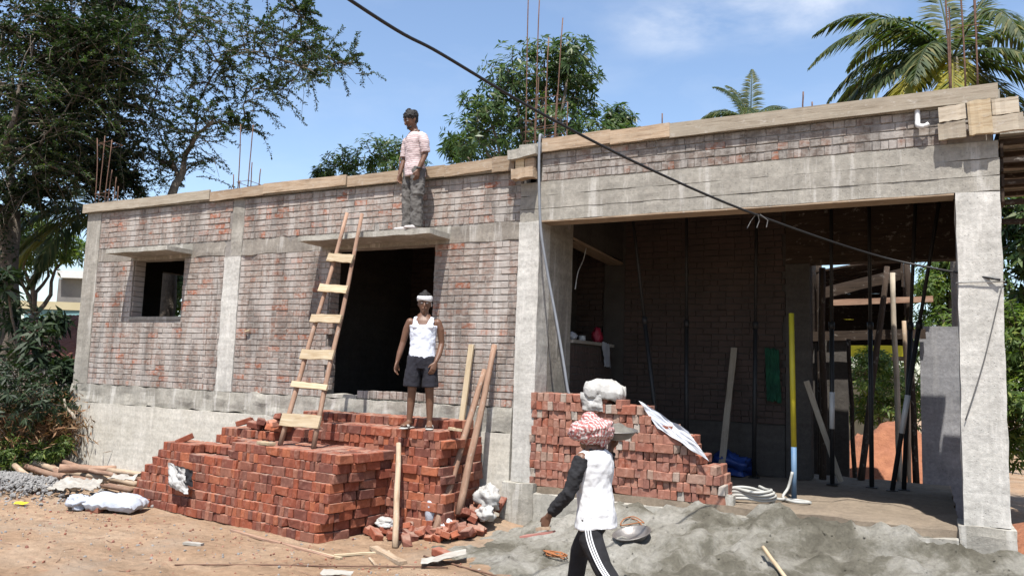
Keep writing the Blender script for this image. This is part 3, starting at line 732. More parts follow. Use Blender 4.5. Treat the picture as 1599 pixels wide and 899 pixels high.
# ------------------------------------------------------------------ brick stacks
def stack(root, o, ang, z0, courses, u0, u1, rows, topn, meshes, batter=0., hh=.106, seed=1, limit=300, show=None, stretch=.12):
    rr = random.Random(seed); ux = V((math.cos(ang), math.sin(ang), 0)); vx = V((-math.sin(ang), math.cos(ang), 0)); o = V(o)
    out = []
    rot_e = Matrix.Rotation(R(90), 4, 'X')                         # brick set on its edge, length along u
    rot_h = Matrix.Rotation(R(90), 4, 'Z') @ rot_e                 # brick set on its edge, length along v
    def emit(u, v, k, head, w):
        p = o + ux * u + vx * v; p.z = z0 + hh * (k + .5)
        m = Matrix.Translation(p + V((rr.uniform(-.004, .004), rr.uniform(-.014, .014), 0))) @ Matrix.Rotation(ang + rr.uniform(-.05, .05), 4, 'Z') @ Matrix.Rotation(rr.uniform(-.015, .015), 4, 'Y') @ (rot_h if head else rot_e)
        out.append((score(p, w), rr.choice(meshes), m))
    core = MB()
    for k in range(courses):
        a, b = u0(k), u1(k)
        bow = .010 * math.sin(k * 1.7 + seed)
        for r in range(rows):
            u = a + rr.uniform(0, .02); end = b + rr.uniform(-.03, .03); run = []
            while u < end - .035:
                s = r == 0 and rr.random() < stretch and end - u > .24
                w = .225 if s else .0765
                run.append((u + w / 2, s, w)); u += w
            st_ = (end - a) / max(u - a, .01)
            for uc, s, w in run:
                uc = a + (uc - a) * st_; n = topn(uc, r)
                if k < n:
                    v0 = batter * k + r * .228 + (bow if r == 0 else 0)
                    exposed_top = k == n - 1
                    edge = uc < a + .1 or uc > end - .16
                    front = r == 0 or k >= topn(uc, r - 1)
                    if (front or exposed_top or edge) and (show is None or show(uc, r, k)):
                        if edge or exposed_top or rr.random() > .010:
                            wt = 1.0 if front else (.8 if edge else .55)
                            if s:
                                for q in range(3):
                                    if q == 0 or exposed_top or edge: emit(uc, v0 + .037 + q * .0755, k, False, wt - .2 * q)
                            else: emit(uc, v0 + .112, k, True, wt)
    lay(root, out, limit=limit)
    # solid middle so that no daylight passes between the bricks
    cu = u0(0)
    while cu < u1(0) - .2:
        for r in range(rows):
            n = min(topn(cu + .05, r), topn(cu + .25, r), topn(cu + .15, r))
            n = min(n, sum(1 for k in range(courses) if u0(k) < cu - .05 and u1(k) > cu + .35))
            if n > 1:
                vs = []
                for zz in (.02, hh * (n - 1) + .01):
                    bt = batter * n
                    for (uu, vv) in ((cu, r * .228 + bt + .10), (cu + .296, r * .228 + bt + .10), (cu + .296, r * .228 + bt + .20), (cu, r * .228 + bt + .20)):
                        p = o + ux * uu + vx * vv; vs.append((p.x, p.y, z0 + zz))
                core.add(vs, [(3, 2, 1, 0), (4, 5, 6, 7), (0, 1, 5, 4), (1, 2, 6, 5), (2, 3, 7, 6), (3, 0, 4, 7)])
        cu += .3
    core.build('stack_core', M['brick'], root)
    return out
red = loose_meshes(M['brick']); dusty = loose_meshes(M['palebrick'])
s1 = thing('brick_stack', 'long low stack of red bricks with a stepped left end, ladder standing on it', 'brick stack', (-3.1, -1.8, 0))
A1 = math.atan2(-.45, 3.70)
def t1(u, r):
    if r == 0: return 8 if u < 1.0 else (7 if u < 1.85 else 9)
    if r == 1: return 8 if u < .9 else (8 if u < 1.6 else 9)
    return 7 if u < .7 else (10 if u < 2.1 and r >= 2 else 9)
stack(s1, (-4.97, -1.55, 0), A1, .0, 10, lambda k: [0, .0, .02, .03, .14, .24, .32, .42, .9, 1.0][k], lambda k: 3.73 + .012 * k, 5, t1, red, .021, seed=3, stretch=.16)
s2 = thing('brick_stack', 'taller stack of red bricks below the doorway where the man in the vest stands', 'brick stack', (-1.6, -.6, 0))
def t2(u, r): return (11 if u < .8 else 12) if r < 2 else (13 if u < 2.45 else 12)
stack(s2, (-2.95, -1.02, 0), 0, .0, 13, lambda k: 0, lambda k: 2.70 - .012 * k + .03 * math.sin(k * 2.1), 4, t2, red, .004, hh=.101, seed=5, show=lambda u, r, k: u > 1.55 or k > 7, stretch=.2)
s3 = thing('brick_stack', 'stack of dusty pale red bricks on the porch floor, stepping down to the right', 'brick stack', (1.5, 0, .58))
E3 = [2.36, 2.35, 2.33, 2.27, 2.15, 2.02, 1.97, 1.78, 1.52, 1.42, .98]
def t3(u, r): return sum(1 for e in E3 if u < e)
stack(s3, (.30, -.055, 0), 0, .578, 11, lambda k: 0, lambda k: E3[k], 2, t3, dusty, .0, hh=.1015, seed=8, stretch=.10)

def loose(x, y, z, rz, tilt, roll, label, group, mats=red, name='brick'):
    me = rng.choice(mats); o = bpy.data.objects.new(name, me); link(o)
    o.location = (x, y, z); o.rotation_euler = (roll, tilt, rz)
    return tag(o, label, 'brick', group)
lb = 'loose red brick in the jumbled heap behind the ladder foot'
rl = random.Random(4)
for k in range(22):
    t = rl.random(); x = -3.45 + .85 * t + rl.uniform(-.08, .08); y = -.95 + rl.uniform(-.18, .35)
    z = 1.06 + .04 + max(0, .16 * (1 - abs(t - .65) * 1.6) * rl.random()) + (.05 if k > 14 else 0)
    loose(x, y, z, rl.uniform(0, 3.1), rl.uniform(-.35, .35), rl.uniform(-.25, .25), lb, 'loose bricks behind the ladder')
heapbed = rough_box('brick_rubble_bed', -3.9, -2.96, -1.0, -.06, -.1, 1.03, M['brick'], None, .15, .02, 90)
tag(heapbed, 'low mound of packed broken brick filling the gap between stack and wall', 'brick rubble')
loose(-4.30, -1.30, .885, .5, -.45, .1, 'single red brick tilted on the top step at the left end of the long stack', None)
lb = 'loose red brick in the rubble between the tall stack and the porch column'
for k in range(46):
    x = rl.uniform(-1.02, .02); y = rl.uniform(-1.05, -.12)
    if x < -.18 and y > -1.0 and rl.random() < .9: x = rl.uniform(-.2, .0) if rl.random() < .5 else x; y = min(y, -1.08) if x < -.22 else y
    z = gz(x, y) + .045 + (.16 * rl.random() if y > -.8 else .05 * rl.random())
    loose(x, y, z, rl.uniform(0, 3.1), rl.uniform(-.6, .6), rl.uniform(-.5, .5), lb, 'rubble bricks')
for (x, y) in ((-1.05, -1.32), (-.9, -1.45), (-.72, -1.30), (-.60, -1.22), (-.95, -1.15), (-.5, -1.42)):
    loose(x, y, gz(x, y) + .05, rl.uniform(0, 3), rl.uniform(-.3, .3), rl.uniform(-.2, .2), 'loose red brick on the ground beside the lone stake', 'bricks by the stake')
loose(.15, -1.72, gz(.15, -1.72) + .045, -.35, .05, .04, 'single red brick lying alone on the dirt in front of the rubble', None)
for (x, y, a) in ((-5.1, -1.98, .3), (-4.98, -2.16, 1.2), (-5.35, -1.85, .8), (-5.2, -1.6, .2), (-4.75, -2.22, .1)):
    loose(x, y, gz(x, y) + .04, a, rl.uniform(-.1, .1), 0, 'loose red brick beside the grey plastic bag at the left', 'bricks by the grey bag')

# ------------------------------------------------------------------ ladder
lad = thing('ladder', 'rough wooden ladder with nailed plank rungs leaning on the door sunshade', 'ladder', (-2.1, -1.5, .95))
LB, RB = V((-2.36, -1.52, .955)), V((-1.83, -1.52, .955)); LT, RT = V((-2.35, -.535, 4.02)), V((-2.09, -.535, 3.99))
log(lad, 'rail', LB, LT, .033, .026, M['bark'], .012, 1); log(lad, 'rail', RB, RT, .033, .026, M['bark'], .012, 2)
nl = (LT - LB).cross(RB - LB).normalized(); nl = nl if nl.y < 0 else -nl
for k, (py, w) in enumerate(((656, .155), (603, .07), (554, .125), (498, .105), (453, .105), (405, .115))):
    # height fraction along the rails from the row where the rung shows
    best = min((abs((lambda q: 449.5 - FPX * (q - CAM).dot(up) / (q - CAM).dot(fw))(LB.lerp(LT, t / 400)) - py), t / 400) for t in range(401))[1]
    a, b = LB.lerp(LT, best), RB.lerp(RT, best); d = (b - a).normalized()
    plank(lad, 'rung', a - d * .05 + nl * .045 + V((0, 0, rl.uniform(-.015, .015))), b + d * .05 + nl * .045, w, .028, M['palewood'], nl, .005)
pf = plank(None, 'plank_offcut', (-2.62, -1.58, .975), (-2.36, -1.66, .975), .11, .03, M['palewood'], (0, 0, 1))
tag(pf, 'short pale plank offcut lying under the left ladder foot', 'plank')

# ------------------------------------------------------------------ poles, planks and sticks
def top_thing(o, label, cat, group=None): return tag(o, label, cat, group)
top_thing(log(None, 'wooden_pole', (-.36, -1.10, gz(-.36, -1.1) + .03), (-.37, -.05, 1.95), .048, .034, M['bark'], .02, 11), 'thick crooked brown pole with its foot farthest out, leaning by the column', 'pole')
top_thing(log(None, 'wooden_pole', (-.22, -.80, .27), (-.235, -.06, 2.27), .045, .036, M['bark'], .018, 12), 'brown pole leaning on the wall, taller of the two crossing poles', 'pole')
top_thing(plank(None, 'leaning_plank', (-.60, -.36, .30), (-.58, -.045, 2.28), .075, .03, M['palewood'], (0, -1, .1)), 'pale sawn plank leaning on the wall beside two brown poles', 'plank')
p0 = atZ(617, 856, 0.0); p0.z = gz(p0.x, p0.y)
top_thing(log(None, 'stake', p0, V((-.93, -1.06, 1.05)), .036, .030, M['wood'], .008, 13), 'lone upright stake leaning on the tall brick stack', 'stake')
def lying(name, label, a, b, w, t, mat, cat='plank', lift=.012, log_=False, seed=0, group=None):
    a = V((a[0], a[1], top(a[0], a[1]) + lift)); b = V((b[0], b[1], top(b[0], b[1]) + lift))
    o = log(None, name, a, b, w, w * .85, mat, .012, seed) if log_ else plank(None, name, a, b, w, t, mat, (0, 0, 1))
    return tag(o, label, cat, group)
lying('thin_batten', 'thin reddish batten on the dirt along the foot of the long stack', (-2.5, -2.06), (-.75, -2.36), .05, .02, M['bark'])
lying('thin_batten', 'pale batten lying beside the reddish one at the stack corner', (-2.0, -2.14), (-.66, -2.33), .04, .02, M['palewood'])
lying('thin_batten', 'pale flat stick pointing right from the long stack corner', (-.78, -2.30), (-.42, -1.84), .05, .018, M['palewood'])
lying('short_plank', 'short thick weathered plank on the dirt below the stake', (-.62, -1.86), (-.02, -2.16), .09, .035, M['wood'], lift=.025)
lying('thin_batten', 'dark splinter of wood among dirt left of the plain paper scrap', (-.4, -2.2), (-.15, -2.42), .03, .012, M['wood'])
lying('steel_rod', 'long thin rusty rod lying across the dirt in the foreground', (-1.75, -3.45), (.46, -2.08), .008, .008, M['rust'], 'rod', .01, True, 5)
lying('steel_rod', 'short rusty rod crossing under the torn paper in the foreground', (.02, -1.85), (1.02, -2.12), .010, .01, M['rust'], 'rod', .012, True, 6)
lying('plank_offcut', 'pale flat offcut among rubble bricks by the column foot', (-.42, -.30), (-.03, -.42), .06, .03, M['palewood'], lift=.24)
lying('plank_offcut', 'pale tapered plank end resting on rubble beside the column', (-.30, -.55), (.02, -.30), .07, .03, M['wood'], lift=.16)
tag(plank(None, 'plank_offcut', (-.46, -.66, 1.235), (-.26, -.80, 1.235), .07, .03, M['palewood'], (.2, 0, 1)), 'pale plank scrap on the tall stack beside the standing man', 'plank')
a = V((3.24, -.98, 0)); a.z = top(a.x, a.y) + .12; b = V((3.52, -1.35, top(3.52, -1.35) - .02))
tag(log(None, 'wooden_stick', a, b, .02, .02, M['palewood'], .004, 8), 'smooth wooden handle sticking out of the sand at the bottom right', 'stick')
# logs heaped at the left corner
lg = [((-9.9, -.55), (-5.75, -.88), .055, .06), ((-8.9, -.75), (-5.35, -1.25), .05, .05), ((-8.3, -.55), (-6.2, -1.5), .05, .05), ((-8.6, -1.0), (-6.5, -1.75), .045, .05),
      ((-7.6, -.35), (-5.2, -.55), .05, .06), ((-7.2, -1.15), (-6.75, -.5), .07, .17), ((-6.8, -.6), (-5.1, -.72), .045, .14), ((-7.9, -.62), (-6.0, -1.05), .04, .16)]
for k, (a, b, r, l) in enumerate(lg):
    tag(log(None, 'wooden_pole', V((a[0], a[1], gz(*a) + l + .07)), V((b[0], b[1], gz(*b) + l + .05)), r, r * .8, M['bark'] if k % 3 else M['wood'], .035, 20 + k), 'long brown pole lying in the heap of poles at the left wall corner', 'pole', 'poles heaped at the left corner')

# ------------------------------------------------------------------ cloth, bags and sheets
def bag(name, label, c, rad, mat, seed, cat='bag', neck=None, flat=.0, amp=.22, rz=0., sub=None):
    n, m = 40, 28; vs, fs = [], []
    for j in range(m + 1):
        ph = math.pi * j / m
        for i in range(n):
            th = 2 * math.pi * i / n
            d = V((math.sin(ph) * math.cos(th), math.sin(ph) * math.sin(th), math.cos(ph)))
            q = d * 1.5 + V((seed * 3.1, 0, 0))
            f = 1 + amp * noise.noise(q) + amp * .45 * (1 - abs(noise.noise(q * 2.3)) * 2.2) * .6 + amp * .2 * noise.noise(q * 6)
            p = V((d.x * rad[0] * f, d.y * rad[1] * f, d.z * rad[2] * f))
            if p.z < -rad[2] * (1 - flat): p.z = -rad[2] * (1 - flat) + .15 * (p.z + rad[2] * (1 - flat))
            if neck:
                t = max(0, d.dot(V(neck).normalized()) - .75) / .25
                p += V(neck) * t * t; p *= 1
            vs.append(p)
    for j in range(m):
        for i in range(n): fs.append((j * n + i, (j + 1) * n + i, (j + 1) * n + (i + 1) % n, j * n + (i + 1) % n))
    mm = Matrix.Rotation(rz, 3, 'Z'); c = V(c)
    o = MB().add([mm @ v + c for v in vs], fs).build(name, mat, None, True)
    return tag(o, label, cat)
def pillow(name, label, c, L, Wd, T, mat, seed, cat, rz=0., tilt=(0, 0), n=44):
    """a filled sack: two woven sides meeting in a seam, creases running in from the seam and slack corners"""
    c = V(c); mm = (Matrix.Rotation(rz, 4, 'Z') @ Matrix.Rotation(tilt[0], 4, 'Y') @ Matrix.Rotation(tilt[1], 4, 'X')).to_3x3(); vs, fs = [], []
    for s in (1, -1):
        for j in range(n + 1):
            for i in range(n + 1):
                u, v = i / n * 2 - 1, j / n * 2 - 1; e = max(abs(u), abs(v))
                h = T * (max(0, 1 - abs(u) ** 3.2) * max(0, 1 - abs(v) ** 3.2)) ** .45
                cr_ = 1 - 2 * abs(noise.noise(V((u * 3.1 + seed, v * 3.1, seed * 1.7)))); c2 = 1 - 2 * abs(noise.noise(V((u * 7 + seed, v * 5, s * 3.))))
                h += (.17 * T * (cr_ - .5) + .05 * T * c2) * (.35 + .65 * e) * min(1, (1 - e) * 9)
                x = u * L / 2 * (1 - .10 * v * v) * (1 + .05 * nse(v * 2.5, seed)); y = v * Wd / 2 * (1 - .12 * u * u) * (1 + .06 * nse(u * 2.5, seed + 4))
                z = (h if s > 0 else -min(h, T * .55)) + .03 * nse(u * 2 + seed, v * 2) + (.035 * nse(u * 5, v * 5, seed) if e > .9 else 0)
                vs.append(mm @ V((x, y, z)) + c)
    k = (n + 1) ** 2
    for j in range(n):
        for i in range(n):
            q = j * (n + 1) + i; fs.append((q, q + 1, q + n + 2, q + n + 1)); fs.append((k + q, k + q + n + 1, k + q + n + 2, k + q + 1))
    return tag(MB().add(vs, fs).build(name, mat, None, True), label, cat)
def sheet(name, label, p00, p10, p01, mat, seed, amp=.06, n=26, cat='sheet', fr=2.2, tex=None, parent=None, drop=0., thick=.003, label_on=True):
    """a crumpled sheet spanned by two edges, thickened"""
    p00, p10, p01 = V(p00), V(p10), V(p01); e1, e2 = p10 - p00, p01 - p00; nn = e1.cross(e2).normalized()
    vs, fs = [], []
    for s in (0, 1):
        for j in range(n + 1):
            for i in range(n + 1):
                a, b = i / n, j / n
                h = amp * (noise.noise(V((a * fr + seed, b * fr, seed * 2.))) + .8 * (.35 - abs(noise.noise(V((a * fr * 2 + seed, b * fr * 2, 3.))))) + .25 * noise.noise(V((a * fr * 6, b * fr * 6, seed))))
                sh = .05 * nse(a * 3 + seed, b * 3)
                p = p00 + e1 * (a + sh * .3 * (b if i in (0, n) else 1) * .5) + e2 * (b + .10 * nse(a * 4 + seed, 5.)) + nn * (h + s * thick) - V((0, 0, drop * a * a))
                vs.append(p)
    k = (n + 1) ** 2
    for j in range(n):
        for i in range(n):
            q = j * (n + 1) + i
            fs.append((q, q + 1, q + n + 2, q + n + 1)); fs.append((k + q, k + q + n + 1, k + q + n + 2, k + q + 1))
    o = MB().add(vs, fs).build(name, mat, parent, True)
    return tag(o, label, cat) if parent is None else o
zt3 = .578 + .1015 * 10
pillow('cement_sack', 'full white woven sack tied at one corner on top of the porch brick stack', (1.22, .08, zt3 + .13), .50, .36, .145, M['sack'], 3, 'sack', .12, (.10, -.12))
sheet('sack_flap', 'slack white sack mouth hanging over the bricks below the full sack', (.97, -.09, zt3 + .13), (1.24, -.10, zt3 + .12), (1.00, -.085, zt3 - .075), M['sack'], 5, .028, 18, 'sack', 2.)
loose(1.47, .03, zt3 - .1015 + .115, 1.4, 0, R(90), 'pale brick standing on end beside the full white sack', None, dusty)
sheet('empty_sack', 'flattened empty white and blue sack sliding down the stepped bricks', (1.66, .02, 1.66), (2.26, -.03, 1.345), (1.92, -.085, 1.37), M['bluesack'], 2, .055, 22, 'sack', 1.5)
pillow('plastic_bag', 'bulging pale grey plastic bag lying at the left end of the long stack', (-4.62, -2.02, .10), .74, .46, .10, M['greybag'], 8, 'bag', .35, (.04, .05))
bag('plastic_bag', 'small crumpled grey bag end beside the bulging grey bag', (-5.02, -2.25, .09), (.15, .12, .10), M['greybag'], 9, 'bag', flat=.2, amp=.5)
sheet('white_sack', 'crumpled white sack spread on the ground by the pole heap', (-6.15, -1.98, .10), (-5.50, -1.75, .14), (-6.2, -1.72, .20), M['paper'], 4, .11, 24, 'sack', 2.4)
sheet('white_sack', 'white sack scrap showing between poles and brick stack', (-5.25, -1.72, .30), (-4.95, -1.55, .30), (-5.35, -1.5, .34), M['paper'], 6, .05, 14, 'sack', 2.4)
sheet('white_sack', 'small torn white scrap on the gravel near the pole heap', (-6.9, -1.9, .10), (-6.45, -2.0, .08), (-6.85, -1.7, .12), M['paper'], 7, .05, 14, 'scrap', 2.4)
sheet('hanging_sack', 'torn white and black sack hanging on the front of the long stack', (-4.10, -1.72, .62), (-3.72, -1.765, .58), (-3.98, -1.745, .32), M['sack'], 12, .045, 24, 'sack', 2.0)
sheet('black_lining', 'black lining of the torn sack hanging on the long stack', (-3.90, -1.72, .60), (-3.58, -1.76, .58), (-3.84, -1.745, .40), M['blackcloth'], 13, .03, 14, 'sack', 3.)
bag('white_bag', 'knotted white bag lying in the rubble beside the porch column', (-.06, -.42, .42), (.135, .11, .14), M['sack'], 14, 'bag', flat=.1, amp=.6)
bag('white_bag', 'small white bag half under the rubble at the column foot', (.03, -.60, .27), (.10, .08, .08), M['sack'], 15, 'bag', flat=.1, amp=.6)
bag('plastic_can', 'dented pale plastic can at the foot of the crossing poles', (-.50, -.95, .30), (.075, .075, .17), M['greybag'], 16, 'can', flat=.1, amp=.12)
bag('white_bag', 'white bag scrap under the poles beside the pale can', (-.33, -.92, .17), (.10, .09, .08), M['whitecloth'], 17, 'bag', flat=.1, amp=.4)
bag('white_bag', 'small white bag scrap between bricks behind the stake', (-1.02, -1.14, .13), (.12, .08, .06), M['sack'], 18, 'bag', flat=.1, amp=.4)
sheet('torn_paper', 'torn white paper sheet lying on the dirt in the foreground', (.26, -2.26, .05), (.52, -1.84, .10), (.16, -2.10, .06), M['paper'], 20, .03, 14, 'paper', 2.)
sheet('wrapper', 'green and white wrapper at the bottom edge on the dirt', (-.34, -3.02, .03), (-.06, -2.92, .03), (-.40, -2.90, .04), M['paper'], 21, .02, 10, 'wrapper', 2.)
sheet('yellow_wrapper', 'small yellow wrapper on the gravel at the left', (-5.80, -2.64, .04), (-5.64, -2.58, .04), (-5.83, -2.56, .05), M['yellowsheet'], 22, .02, 10, 'wrapper', 2.)
tag(plank(None, 'tile_scrap', (-2.33, -2.86, .03), (-2.12, -2.80, .03), .06, .025, M['paper'], (0, 0, 1)), 'white flat scrap lying alone on the dirt at the left foreground', 'scrap')
# gravel heap and stones
gr = MB(); rg = random.Random(31)
ico = bmesh.new(); bmesh.ops.create_icosphere(ico, subdivisions=1, radius=1); icov = [v.co.copy() for v in ico.verts]; icof = [tuple(v.index for v in f.verts) for f in ico.faces]; ico.free()
def pebble(mb, p, s, rr):
    q = Quaternion((rr.random(), rr.random(), rr.random(), rr.random() + .01)).normalized(); sx = (s * rr.uniform(.7, 1.4), s * rr.uniform(.6, 1.1), s * rr.uniform(.45, .9))
    mb.add([q @ V((v.x * sx[0], v.y * sx[1], v.z * sx[2])) * (1 + .25 * rr.uniform(-1, 1)) + V(p) for v in icov], icof)
for k in range(2600):
    r = abs(rg.gauss(0, .42)); a = rg.uniform(0, 6.28); x = -7.35 + r * 2.3 * math.cos(a); y = -1.75 + r * .9 * math.sin(a)
    pebble(gr, (x, y, gz(x, y) + max(0, .20 - .22 * r) + rg.uniform(-.02, .02)), rg.uniform(.011, .034), rg)
sc_ = MB()
for k in range(420):
    x = rg.uniform(-.3, 6.2); y = -.2 - abs(rg.gauss(0, .9))
    if y < -2.7: continue
    pebble(sc_, (x, y, sandz(x, y) + .002), rg.choice((.006, .008, .010, .013)) * (1.6 if rg.random() < .04 else 1), rg)
sc_.build('clods', M['sand'], sand, kind='stuff')
tag(gr.build('gravel_heap', M['gravel']), 'spread heap of grey stone chips at the left edge by the poles', 'gravel', kind='stuff')
db = MB()
for k in range(700):
    x = rg.uniform(-7, 1.2); y = rg.uniform(-4.6, -1.2)
    if -4.95 < x < -1.2 and y > -2.0: continue
    if k % 3 == 0: y = -2.25 + abs(rg.gauss(0, .35)) * -1 + (.3 if x < -5 else 0)
    pebble(db, (x, y, gz(x, y) + .004), rg.choice((.005, .007, .009, .012, .018)), rg)
for nm, lab, mt, cnt, sz in (('pale_pebbles', 'pale pebbles and mortar crumbs scattered over the dirt yard', 'gravel', 520, (.006, .009, .012, .018)),):
    pb_ = MB()
    for k in range(cnt):
        x = rg.uniform(-7.5, 1.4); y = rg.uniform(-4.8, -1.1)
        if -4.95 < x < -1.2 and y > -2.0: continue
        pebble(pb_, (x, y, gz(x, y) + .004), rg.choice(sz), rg)
    tag(pb_.build(nm, M[mt]), lab, 'pebbles', kind='stuff')
tw_ = MB()
for k in range(70):
    x = rg.uniform(-6.5, 1.0); y = rg.uniform(-4.4, -2.15); a = rg.uniform(0, 6.28); l = rg.uniform(.05, .22)
    x2, y2 = x + l * math.cos(a), y + l * math.sin(a)
    tw_.tube([(x, y, gz(x, y) + .006), ((x + x2) / 2 + .01, (y + y2) / 2, gz((x + x2) / 2, (y + y2) / 2) + .010), (x2, y2, gz(x2, y2) + .006)], [.004, .002], 5, 'flat')
tag(tw_.build('dry_twigs', M['bark']), 'dry twigs and splinters littering the dirt yard', 'twigs', kind='stuff')
tag(db.build('brick_chips', M['palebrick']), 'small brick chips and pebbles scattered over the dirt yard', 'chips', kind='stuff')

# ------------------------------------------------------------------ pans, rope, hoses, pipe
def pan(root, c, r, depth, tilt, mat, fill=None):
    mb = MB(); n = 28; prof = [(.0, 0), (.45 * r, .01 * r), (.72 * r, .25 * depth), (.92 * r, .75 * depth), (r, depth), (r * 1.06, depth + .004), (r * 1.06, depth - .004), (.985 * r, depth - .006), (.90 * r, .70 * depth - .006), (.7 * r, .2 * depth - .008), (.44 * r, -.008), (0, -.010)]
    mt = Matrix.Translation(c) @ tilt
    vs = [mt @ V((a * math.cos(2 * math.pi * i / n), a * math.sin(2 * math.pi * i / n), b)) for a, b in prof for i in range(n)]
    fs = [(j * n + i, j * n + (i + 1) % n, (j + 1) * n + (i + 1) % n, (j + 1) * n + i) for j in range(len(prof) - 1) for i in range(n)]
    mb.add(vs, fs).build('bowl', mat, root, True)
    if fill:
        vs, fs = [], []; m = 8
        for j in range(m + 1):
            for i in range(n):
                a = r * .93 * j / m; th = 2 * math.pi * i / n; x, y = a * math.cos(th), a * math.sin(th)
                vs.append(mt @ V((x, y, depth * .72 + fill * (1 - (j / m) ** 2) + .012 * nse(x * 18, y * 18))))
        fs = [(j * n + i, j * n + (i + 1) % n, (j + 1) * n + (i + 1) % n, (j + 1) * n + i) for j in range(m) for i in range(n)]
        MB().add(vs, fs).build('mortar_load', M['mortarwet'], root, True)
pc = V((1.93, -.88, 0)); pc.z = top(pc.x, pc.y) + .02
pr = thing('iron_pan', 'empty shallow iron pan lying tilted on the sand behind the walking man', 'pan', pc)
pan(pr, pc, .19, .075, Matrix.Rotation(R(13), 4, 'X') @ Matrix.Rotation(R(-8), 4, 'Y'), M['iron'])
def tangle(name, label, c, r, seed, mat, n=26, rad=.006, cat='rope'):
    rr = random.Random(seed); pts = []
    for k in range(n):
        a = k * 1.35 + rr.uniform(-.3, .3); q = r * rr.uniform(.35, 1.1); x, y = c[0] + q * math.cos(a), c[1] + q * .75 * math.sin(a)
        pts.append((x, y, top(x, y) + .012 + rr.uniform(0, .05)))
    return tag(MB().tube(catmull(pts, 5), rad, 6, 'flat').build(name, mat, None, True), label, cat)
tangle('rope_tangle', 'tangle of orange rope on the sand left of the walking man', (1.26, -1.34), .13, 2, M['orange'])
tangle('rope_tangle', 'loose loop of orange rope on the sand above the iron pan', (1.80, -.50), .14, 3, M['orange'], 8)
hp = [(.36, .14, 4.87), (.355, .02, 4.90), (.36, -.11, 4.93), (.365, -.155, 4.86), (.37, -.16, 4.5), (.39, -.15, 4.0), (.42, -.12, 3.6), (.50, -.06, 3.1), (.60, -.02, 2.6), (.70, 0, 2.1), (.76, .02, 1.75), (.78, .03, 1.70)]
tag(MB().tube(catmull(hp, 6), .017, 10, 'flat').build('hose', M['hose'], None, True), 'grey hose hanging from the roof edge down to the porch bricks', 'hose')
hz = .60; pts = []
for k in range(64):
    a = k * .42; q = .20 + .03 * math.sin(k * .9); pts.append((2.86 + q * math.cos(a) * 1.15, .42 + q * math.sin(a) * .8, hz + .006 * k * .35 + .01 * math.sin(k * 1.3)))
pts += [(3.05, .62, hz + .02), (3.3, .78, hz), (3.45, .70, hz), (3.30, .62, hz), (3.15, .74, hz + .02), (3.19, .86, hz + .12), (3.235, .872, hz + .3)]
tag(MB().tube(catmull(pts, 4), .017, 8, 'flat').build('hose', M['palehose'], None, True), 'coil of pale hose on the porch floor by the brick stack', 'hose')
tag(rough_box('half_brick', 2.62, 2.76, -.03, .07, .585, .69, M['rough'], None, .05, .006, 96), 'pale half block on the porch floor beside the hose coil', 'brick')
pp = thing('painted_pipe', 'upright pipe painted yellow above and blue below on the porch', 'pipe', (3.245, .92, .58))
MB().tube([(3.245, .92, .585), (3.243, .93, 1.18)], .031, 14, 'flat').build('blue_section', M['blue'], pp, True)
MB().tube([(3.243, .93, 1.181), (3.215, .98, 2.74)], .0312, 14, 'flat').build('yellow_section', M['yellow'], pp, True)
MB().box(3.17, 3.32, .845, .995, .578, .586).build('base_plate', M['blacksteel'], pp)

# ------------------------------------------------------------------ props and clutter inside the porch
def prop(p0, p1, label, white=False):
    root = thing('steel_prop', label, 'prop', p0, group=None)
    p0, p1 = V(p0), V(p1); mid = p0.lerp(p1, .52)
    MB().tube([p0 + V((0, 0, .01)), mid], .030, 10, 'flat').build('outer_tube', M['blacksteel'], root, True)
    MB().tube([mid, p1], .023, 10, 'flat').build('inner_tube', M['blacksteel'], root, True)
    MB().tube([mid - V((0, 0, .05)), mid + V((0, 0, .05))], .04, 10, 'flat').build('collar', M['blacksteel'], root, True)
    MB().box(p0.x - .07, p0.x + .07, p0.y - .07, p0.y + .07, p0.z, p0.z + .01).build('foot_plate', M['blacksteel'], root)
    MB().box(p1.x - .07, p1.x + .07, p1.y - .07, p1.y + .07, p1.z, p1.z + .009).build('head_plate', M['blacksteel'], root)
    if white: MB().tube([p0.lerp(p1, .18), p0.lerp(p1, .30)], .034, 10, 'flat').build('white_wrap', M['pvc'], root, True)
FZ = .58
prop((1.42, 1.8, FZ), (.86, 1.8, 4.685), 'black steel prop leaning left, nearest the serving counter')
prop((1.58, 2.4, FZ), (1.54, 2.4, 4.685), 'upright black steel prop left of the leaning plank')
prop((2.45, 2.72, FZ), (2.485, 2.72, 4.685), 'upright black steel prop right of the blue tarp')
prop((3.47, 2.75, FZ), (3.49, 2.75, 4.685), 'upright black steel prop with white wrap beside the rear column', True)
prop((4.33, 2.85, FZ), (4.55, 2.85, 4.685), 'black steel prop in front of the grey half wall')
prop((4.20, 2.65, FZ), (4.87, 2.65, 4.685), 'black steel prop leaning right across the grey half wall', True)
prop((3.95, 2.8, FZ), (3.97, 2.8, 4.685), 'thin black prop in the middle of the rear opening')
tag(plank(None, 'leaning_plank', (2.03, 2.55, .60), (2.10, 3.06, 2.40), .09, .03, M['greywood'], (0, -1, .1)), 'grey plank leaning on the dark porch back wall', 'plank')
tag(plank(None, 'leaning_plank', (3.56, 2.95, .60), (3.12, 2.97, 1.95), .07, .03, M['greywood'], (0, -1, .1)), 'short grey batten leaning on the rear porch column', 'plank')
bag('blue_tarp', 'crumpled blue tarp bundle at the foot of the porch back wall', (2.15, 2.85, .70), (.25, .16, .15), M['tarp'], 30, 'tarp', flat=.25, amp=.85)
